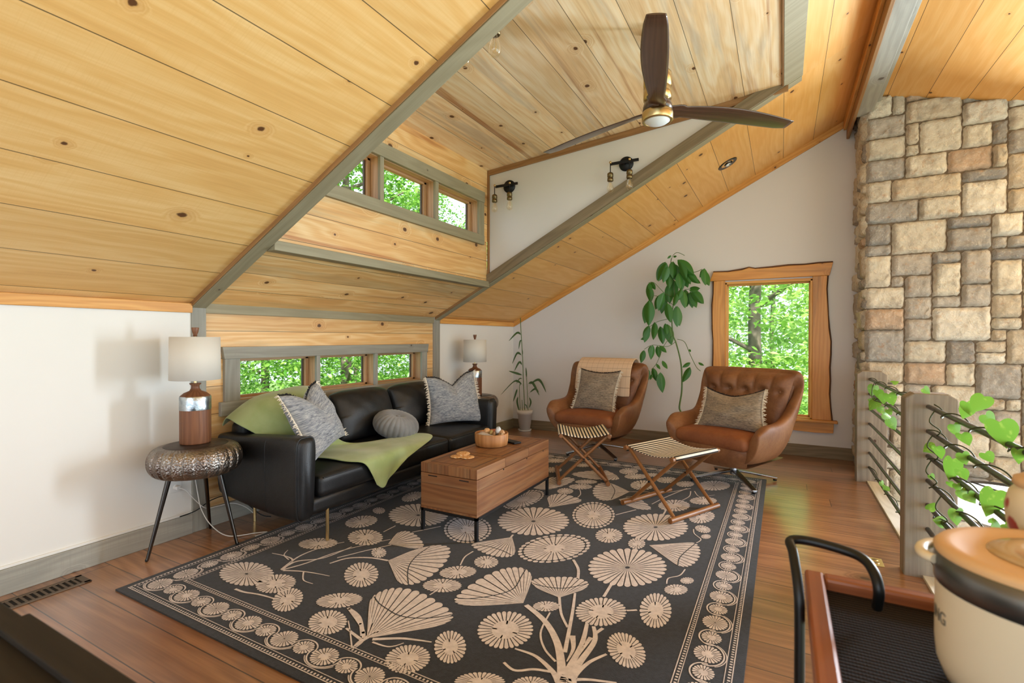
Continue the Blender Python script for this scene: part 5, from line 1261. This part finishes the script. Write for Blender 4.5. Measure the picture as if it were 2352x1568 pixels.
# floral jar
t = NT('floral_ceramic'); o_ = t.obj(); v_ = t.n('ShaderNodeTexVoronoi', {'Vector': o_, 'Scale': 22.}); nn = t.noise(o_, 60, 3)
f = t.ma('ADD', v_.outputs['Distance'], t.ma('MULTIPLY', nn, .25)); sel = t.ma('LESS_THAN', t.n('ShaderNodeSeparateColor', {0: v_.outputs['Color']}).outputs[0], .8)
M_flo = t.fin(t.mix(t.ma('MULTIPLY', t.ma('SUBTRACT', 1.0, t.step(f, .38, .5)), sel), 'd9c8a6', 'a5382a'), .35)
ja = thing('floral_jar', 'cream jar with red flowers and tan lid behind the slow cooker', 'jar', (.397, 1.133, tz-.021))
MB().lathe([(0, 0), (.038, 0), (.044, .02), (.045, .08), (.052, .15), (.063, .20), (.065, .225), (.060, .25), (.050, .262)], seg=40).build('body', M_flo, ja)
MB().lathe([(.052, .260), (.056, .264), (.054, .274), (.03, .286), (.012, .292), (.016, .309), (0, .316)], seg=36).build('lid', M_tanlid, ja)
# dark sideboard in the lower left corner
M_ebony = wood('dark_oak', '2d2721', '231e19', '14110d', knots=0, tone=.05, ring=18, rough=.7, spec=.25)
sd = thing('sideboard', 'dark oak sideboard top in the near left corner', 'sideboard', (-1.3, .12, 0)); L0 = Vector(sd.location)
MB().box(Vector((-2.1, -.16, .08))-L0, Vector((-.55, .345, .705))-L0, ax=0).build('cabinet_body', M_ebony, sd, bevel=.004)
MB().box(Vector((-2.14, -.18, .705))-L0, Vector((-.52, .368, .738))-L0, ax=0).build('top', M_ebony, sd, bevel=.004)
MB().box(Vector((-1.195, .322, .738))-L0, Vector((-.52, .368, .752))-L0, ax=0).build('raised_edge', M_ebony, sd, bevel=.003)
for k in range(3):
    x = -2.07+k*.51; d = MB().box(Vector((x, .345, .11))-L0, Vector((x+.49, .36, .69))-L0, ax=2).build('door', M_ebony, sd, bevel=.003)
    MB().tube([Vector((x+.44, .372, .36))-L0, Vector((x+.44, .372, .46))-L0], .005, 8).build('handle', M_iron, d)
for x in (-2.05, -.62):
    for y in (-.1, .3): MB().box(Vector((x-.03, y-.03, 0))-L0, Vector((x+.03, y+.03, .08))-L0, ax=2).build('leg', M_ebony, sd)

# ------------------------------------------------------------------ small things on floor and wall
M_vent = plain('vent_metal', '6a5a4a', .45, .6); M_hole = plain('duct_dark', '120c08', .9)
ve = thing('floor_vent', 'bronze slatted heating register in the floor by the left baseboard', 'floor vent', (-3.165, 1.03, 0)); 
b = MB()
for lo, hi in (((-.062, -.26, 0), (-.042, .165, .006)), ((.042, -.26, 0), (.062, .165, .006)), ((-.062, .135, 0), (.062, .165, .006)), ((-.062, -.26, 0), (.062, -.235, .006))): b.box(lo, hi)
b.build('frame', M_vent, ve, bevel=.002)
MB().box((-.042, -.235, .0006), (.042, .135, .0016)).build('duct', M_hole, ve)
for k in range(15): MB().box((-.042, -.232+k*.0247, .001), (.042, -.221+k*.0247, .005)).build('slat', M_vent, ve)
M_plate = plain('outlet_plate', 'dedcd6', .45); M_cordw = plain('white_cord', 'd9d7d2', .5); M_cordb = plain('black_cord', '141414', .5)
ou = thing('wall_outlet', 'white duplex outlet on the left wall behind the end table', 'outlet', (XW, 1.706, .343))
MB().box((0, -.036, -.058), (.005, .036, .058)).build('cover_plate', M_plate, ou, bevel=.002)
for z in (.026, -.026):
    b = MB().lathe([(.017, .0), (.017, .003), (0, .003)], seg=24); b.v = [(p[2]+.005, p[0], p[1]+z) for p in b.v]; q = b.build('socket', M_plate, ou)
    MB().box((.0078, -.008, z+.002), (.0086, -.006, z+.010)).box((.0078, .006, z+.002), (.0086, .008, z+.010)).box((.0078, -.002, z-.011), (.0086, .002, z-.007)).build('slot', M_hole, q)
pl = thing('power_cord', 'white power cord plugged into the outlet behind the end table', 'cord', (XW+.012, 1.706, .317))
MB().box((-.003, -.013, -.011), (.026, .013, .011)).build('plug', M_cordw, pl, bevel=.004)
def cord(label, pts, r, m):
    pts = [Vector(p) for p in pts]; return tag(MB().tube(catmull(pts, len(pts)*7), r, 8).build('power_cord', m), label, 'cord')
q = MB().tube(catmull([(.02, 0, 0), (.05, .03, -.02), (.05, .08, -.09), (.045, .15, -.165), (.05, .23, -.175), (.07, .32, -.18), (.09, .40, -.23), (.11, .46, -.306)], 50), .003, 8); q.build('cable', M_cordw, pl)
cord('white lamp cord hanging from the near end table to the floor', [T1+Vector((-.13, .06, .43)), T1+Vector((-.15, .09, .3)), T1+Vector((-.13, .10, .2)), T1+Vector((-.08, .13, .1)), T1+Vector((-.02, .2, .02)), T1+Vector((.05, .33, .006)), T1+Vector((.10, .38, .006)), T1+Vector((.10, .30, .006))], .003, M_cordw)
cord('black cable tangled on the baseboard behind the end table', [(XW+.06, 1.70, .145), (XW+.05, 1.80, .15), (XW+.05, 1.9, .19), (XW+.06, 2.0, .19), (XW+.10, 2.1, .12), (XW+.16, 2.17, .03), (XW+.2, 2.22, .006)], .0035, M_cordb)
lp = [Vector((XW+.30+.03*math.cos(k*.9)+.002*k, 2.35+.05*math.sin(k*.9)+.003*k, .010+.0012*k)) for k in range(34)]
cord('coil of white cord lying under the near end of the sofa', lp, .0022, M_cordw)
# brass floor outlet
fo_ = thing('floor_outlet', 'small brass outlet plate set in the floor near the cart handle', 'outlet', (.462, 3.405, 0)); fo_.rotation_euler = (0, 0, 0)
MB().box((-.035, -.055, 0), (.035, .055, .004)).build('cover_plate', plain('satin_brass', 'd6bf78', .5, .5), fo_, bevel=.002)
for y in (-.022, .022): MB().lathe([(.016, .004), (.015, .0055), (0, .0055)], (0, y, 0), 20).build('lid', M_brass, fo_)
# unidentified white ringed shape beyond the railing; floor-lamp pole and base are made up
M_opal = plain('opal_glass', 'f2f2f0', .4, Emission_Color=(1, .98, .95, 1), Emission_Strength=.8)
M_smoke = plain('ring_iron', '3d3c3b', .5, .5)
cd = thing('ring_bowl_lamp', 'white bowl with dark ring beyond the railing, built as a floor lamp', 'floor lamp', (1.20, 4.15, .285))
b = MB()
n = 48; R1, R2 = .235, .225
b.lathe([(.225, .0), (.24, .0), (.24, .022), (.225, .022), (.225, .0)], seg=64); b.build('ring', M_smoke, cd)
MB().lathe([(.224, .006), (.21, -.10), (.15, -.17), (0, -.19)], seg=56).build('bowl', M_opal, cd)
for k in range(4):
    a = PI/2*k+.4; MB().tube([(.225*math.cos(a), .225*math.sin(a), .012), (0, 0, .012)], .006, 8).build('spoke', M_smoke, cd)
MB().tube([(0, 0, -.18), (0, 0, -3.07)], .014, 12).build('pole', M_smoke, cd)
MB().lathe([(0, -3.085), (.16, -3.085), (.16, -3.07), (.02, -3.05), (0, -3.05)], seg=36).build('base', M_smoke, cd)
# ------------------------------------------------------------------ outdoors
M_trunk = plain('tree_bark', '6d6256', .9, var=.35, vscale=9, bump=.8, bscale=26); M_grass = plain('forest_floor', '4f6a2c', .95, var=.3, vscale=3)
M_leafA = leafmat('tree_leaf_bright', '79b03a', 'b4d878', .45); M_leafB = leafmat('tree_leaf_deep', '4f8a2c', '8ebb52', .45)
struct(MB().box((-45, -30, -3.4), (30, 45, -3.2)).build('ground_outside', M_grass))
def foliage(seed, n, rad, z0, z1, hole=.0, size=.13):
    """one crown: leaf sprays scattered in clumps; returns a mesh"""
    r = np.random.RandomState(seed); nc = int(n/26)
    # clumps through a rounded crown
    t = r.rand(nc); z = z0+(z1-z0)*t; prof = np.sin(np.pi*np.clip(t*.9+.06, 0, 1))**.6
    a = r.rand(nc)*2*np.pi; q = rad*prof*np.sqrt(r.uniform(.08, 1, nc))
    C = np.stack([q*np.cos(a), q*np.sin(a), z], 1); V = []; 
    P = np.repeat(C, 26, 0)+r.normal(0, 1, (nc*26, 3))*np.array([.27, .27, .12]); N = len(P)
    s = size*r.uniform(.6, 1.25, N)
    d = r.normal(0, 1, (N, 3))*np.array([1, 1, .35])+np.array([0, 0, -.25]); d /= np.linalg.norm(d, axis=1)[:, None]
    up = r.normal(0, .55, (N, 3))+np.array([0, 0, 1.]); y = np.cross(up, d); y /= np.linalg.norm(y, axis=1)[:, None]; n_ = np.cross(d, y)
    def pt(u, w, h): return P+d*(u*s)[:, None]+y*(w*s)[:, None]+n_*(h*s)[:, None]
    A = pt(0, 0, 0); B = pt(.35, .27, .06); Cc = pt(.7, .2, .03); D = pt(1., 0, -.08); E = pt(.7, -.2, .03); F = pt(.35, -.27, .06); 
    verts = np.stack([A, B, Cc, D, E, F], 1).reshape(-1, 3)
    idx = np.arange(N)[:, None]*6; faces = np.concatenate([idx+np.array([0, 1, 2, 3]), idx+np.array([0, 3, 4, 5])], 0)
    me = bpy.data.meshes.new('foliage'); me.vertices.add(len(verts)); me.vertices.foreach_set('co', verts.ravel().astype(np.float32))
    me.loops.add(faces.size); me.loops.foreach_set('vertex_index', faces.ravel().astype(np.int32))
    me.polygons.add(len(faces)); me.polygons.foreach_set('loop_start', np.arange(0, faces.size, 4, dtype=np.int32)); me.polygons.foreach_set('loop_total', np.full(len(faces), 4, np.int32))
    me.update(); me.validate(); return me
crowns = [foliage(1, 21000, 2.0, 1.0, 9.8, size=.125), foliage(2, 21000, 2.0, .6, 9.4, size=.125), foliage(3, 21000, 2.05, 1.2, 10., size=.125)]
for me in crowns: me.materials.append(M_leafA)
crownsB = [foliage(4, 21000, 2.05, .6, 9.5, size=.115), foliage(5, 21000, 2.0, .9, 10., size=.115)]
for me in crownsB: me.materials.append(M_leafB)
def tree(name, label, x, y, me, h=9.5, tr=.13, rz=0, s=1., group=None, lean=0):
    e = thing(name, label, 'tree', (x, y, -3.2), rz, group); e.scale = (s, s, s)
    r_ = random.Random(int(x*31+y*17))
    pts = [(lean*k/6+.05*math.sin(k*1.7+x), .05*math.cos(k*1.3+y), h*k/6) for k in range(7)]
    b = MB().tube(catmull(pts, 24), list(np.linspace(tr, tr*.35, 25)), 12); b.build('trunk', M_trunk, e)
    for k in range(6):
        a = r_.uniform(0, 6.28); z = h*(.35+.09*k); L_ = r_.uniform(1., 1.8); MB().tube([(0, 0, z), (L_*.5*math.cos(a), L_*.5*math.sin(a), z+.35), (L_*math.cos(a), L_*math.sin(a), z+.6)], [tr*.3, tr*.2, tr*.08], 6).build('branch', M_trunk, e)
    o = bpy.data.objects.new('crown', me); COL.objects.link(o); o.parent = e
    return e
tree('broadleaf_tree', 'leafy tree whose grey trunk stands in the middle of the gable window', -.42, 10.4, crowns[0], tr=.16)
T = [(4.9, 10.8, 1), (-6.0, 12.6, 2), (2.3, 15.6, 1), (-3.0, 15.8, 0), (-.3, 20.8, 2), (5.2, 20.6, 0), (-5.6, 21, 1)]
for i, (x, y, k) in enumerate(T): tree('broadleaf_tree', 'broadleaf tree behind the grey-trunked one outside the gable window', x, y, crowns[k], tr=.12, rz=0, group='trees outside the gable window')
T = [(-8.3, 2.4, 0), (-8.2, 7.6, 1), (-10.9, 13.4, 0), (-13.5, 5.2, 1), (-14.3, 9.9, 0), (-16.2, 15.6, 1), (-10.8, 18.0, 1), (-19.6, 7.6, 0), (-18.9, 2.6, 1), (-13.4, -.2, 0), (-16.3, 20.9, 0), (-21.5, 13.2, 1)]
for i, (x, y, k) in enumerate(T): tree('forest_tree', 'forest tree outside the sofa-wall and dormer windows', x, y, crownsB[k], tr=.15, rz=0, group='forest trees outside the sofa wall')
# ------------------------------------------------------------------ light
w = bpy.data.worlds.new('world'); sc.world = w; w.use_nodes = True
bg = w.node_tree.nodes['Background']; bg.inputs[0].default_value = (.80, .91, 1, 1); bg.inputs[1].default_value = 2.1
def sun(name, d, st, ang, col=(1, .96, .9)):
    l = bpy.data.lights.new(name, 'SUN'); l.energy = st; l.angle = math.radians(ang); l.color = col
    o = bpy.data.objects.new(name, l); COL.objects.link(o); o.rotation_euler = Vector(d).to_track_quat('-Z', 'Y').to_euler(); return o
sun('sun', (-.35, .45, -.82), 13.0, 3)
def area(name, loc, at, sx, sy, W, col=(1, 1, 1)):
    l = bpy.data.lights.new(name, 'AREA'); l.shape = 'RECTANGLE'; l.size = sx; l.size_y = sy; l.energy = W; l.color = col
    o = bpy.data.objects.new(name, l); COL.objects.link(o); o.location = loc
    o.rotation_euler = (Vector(at)-Vector(loc)).to_track_quat('-Z', 'Y').to_euler(); return o
# two fill lights added to brighten the interior, beyond the railing and behind the camera
area('great_room_fill_light', (4.9, 1.6, .6), (-1.5, 2.4, 2.3), 6.0, 3.6, 160, (.72, .86, 1))
area('rear_fill_light', (-.6, -3.7, 1.5), (-1., 3, 1.4), 4.6, 2.2, 60, (.72, .86, 1))
area('far_window_light', (3.1, 6.06, 1.25), (2.2, 0, 1.15), 1.1, 2.2, 620, (.74, .87, 1))
sc.view_settings.view_transform = 'Standard'; sc.view_settings.look = 'None'; sc.view_settings.gamma = 1; sc.view_settings.use_curve_mapping = False
sc.view_settings.exposure = 0.15
sc.cycles.max_bounces = 10; sc.cycles.diffuse_bounces = 5; sc.cycles.transparent_max_bounces = 16
sc.cycles.use_denoising = True
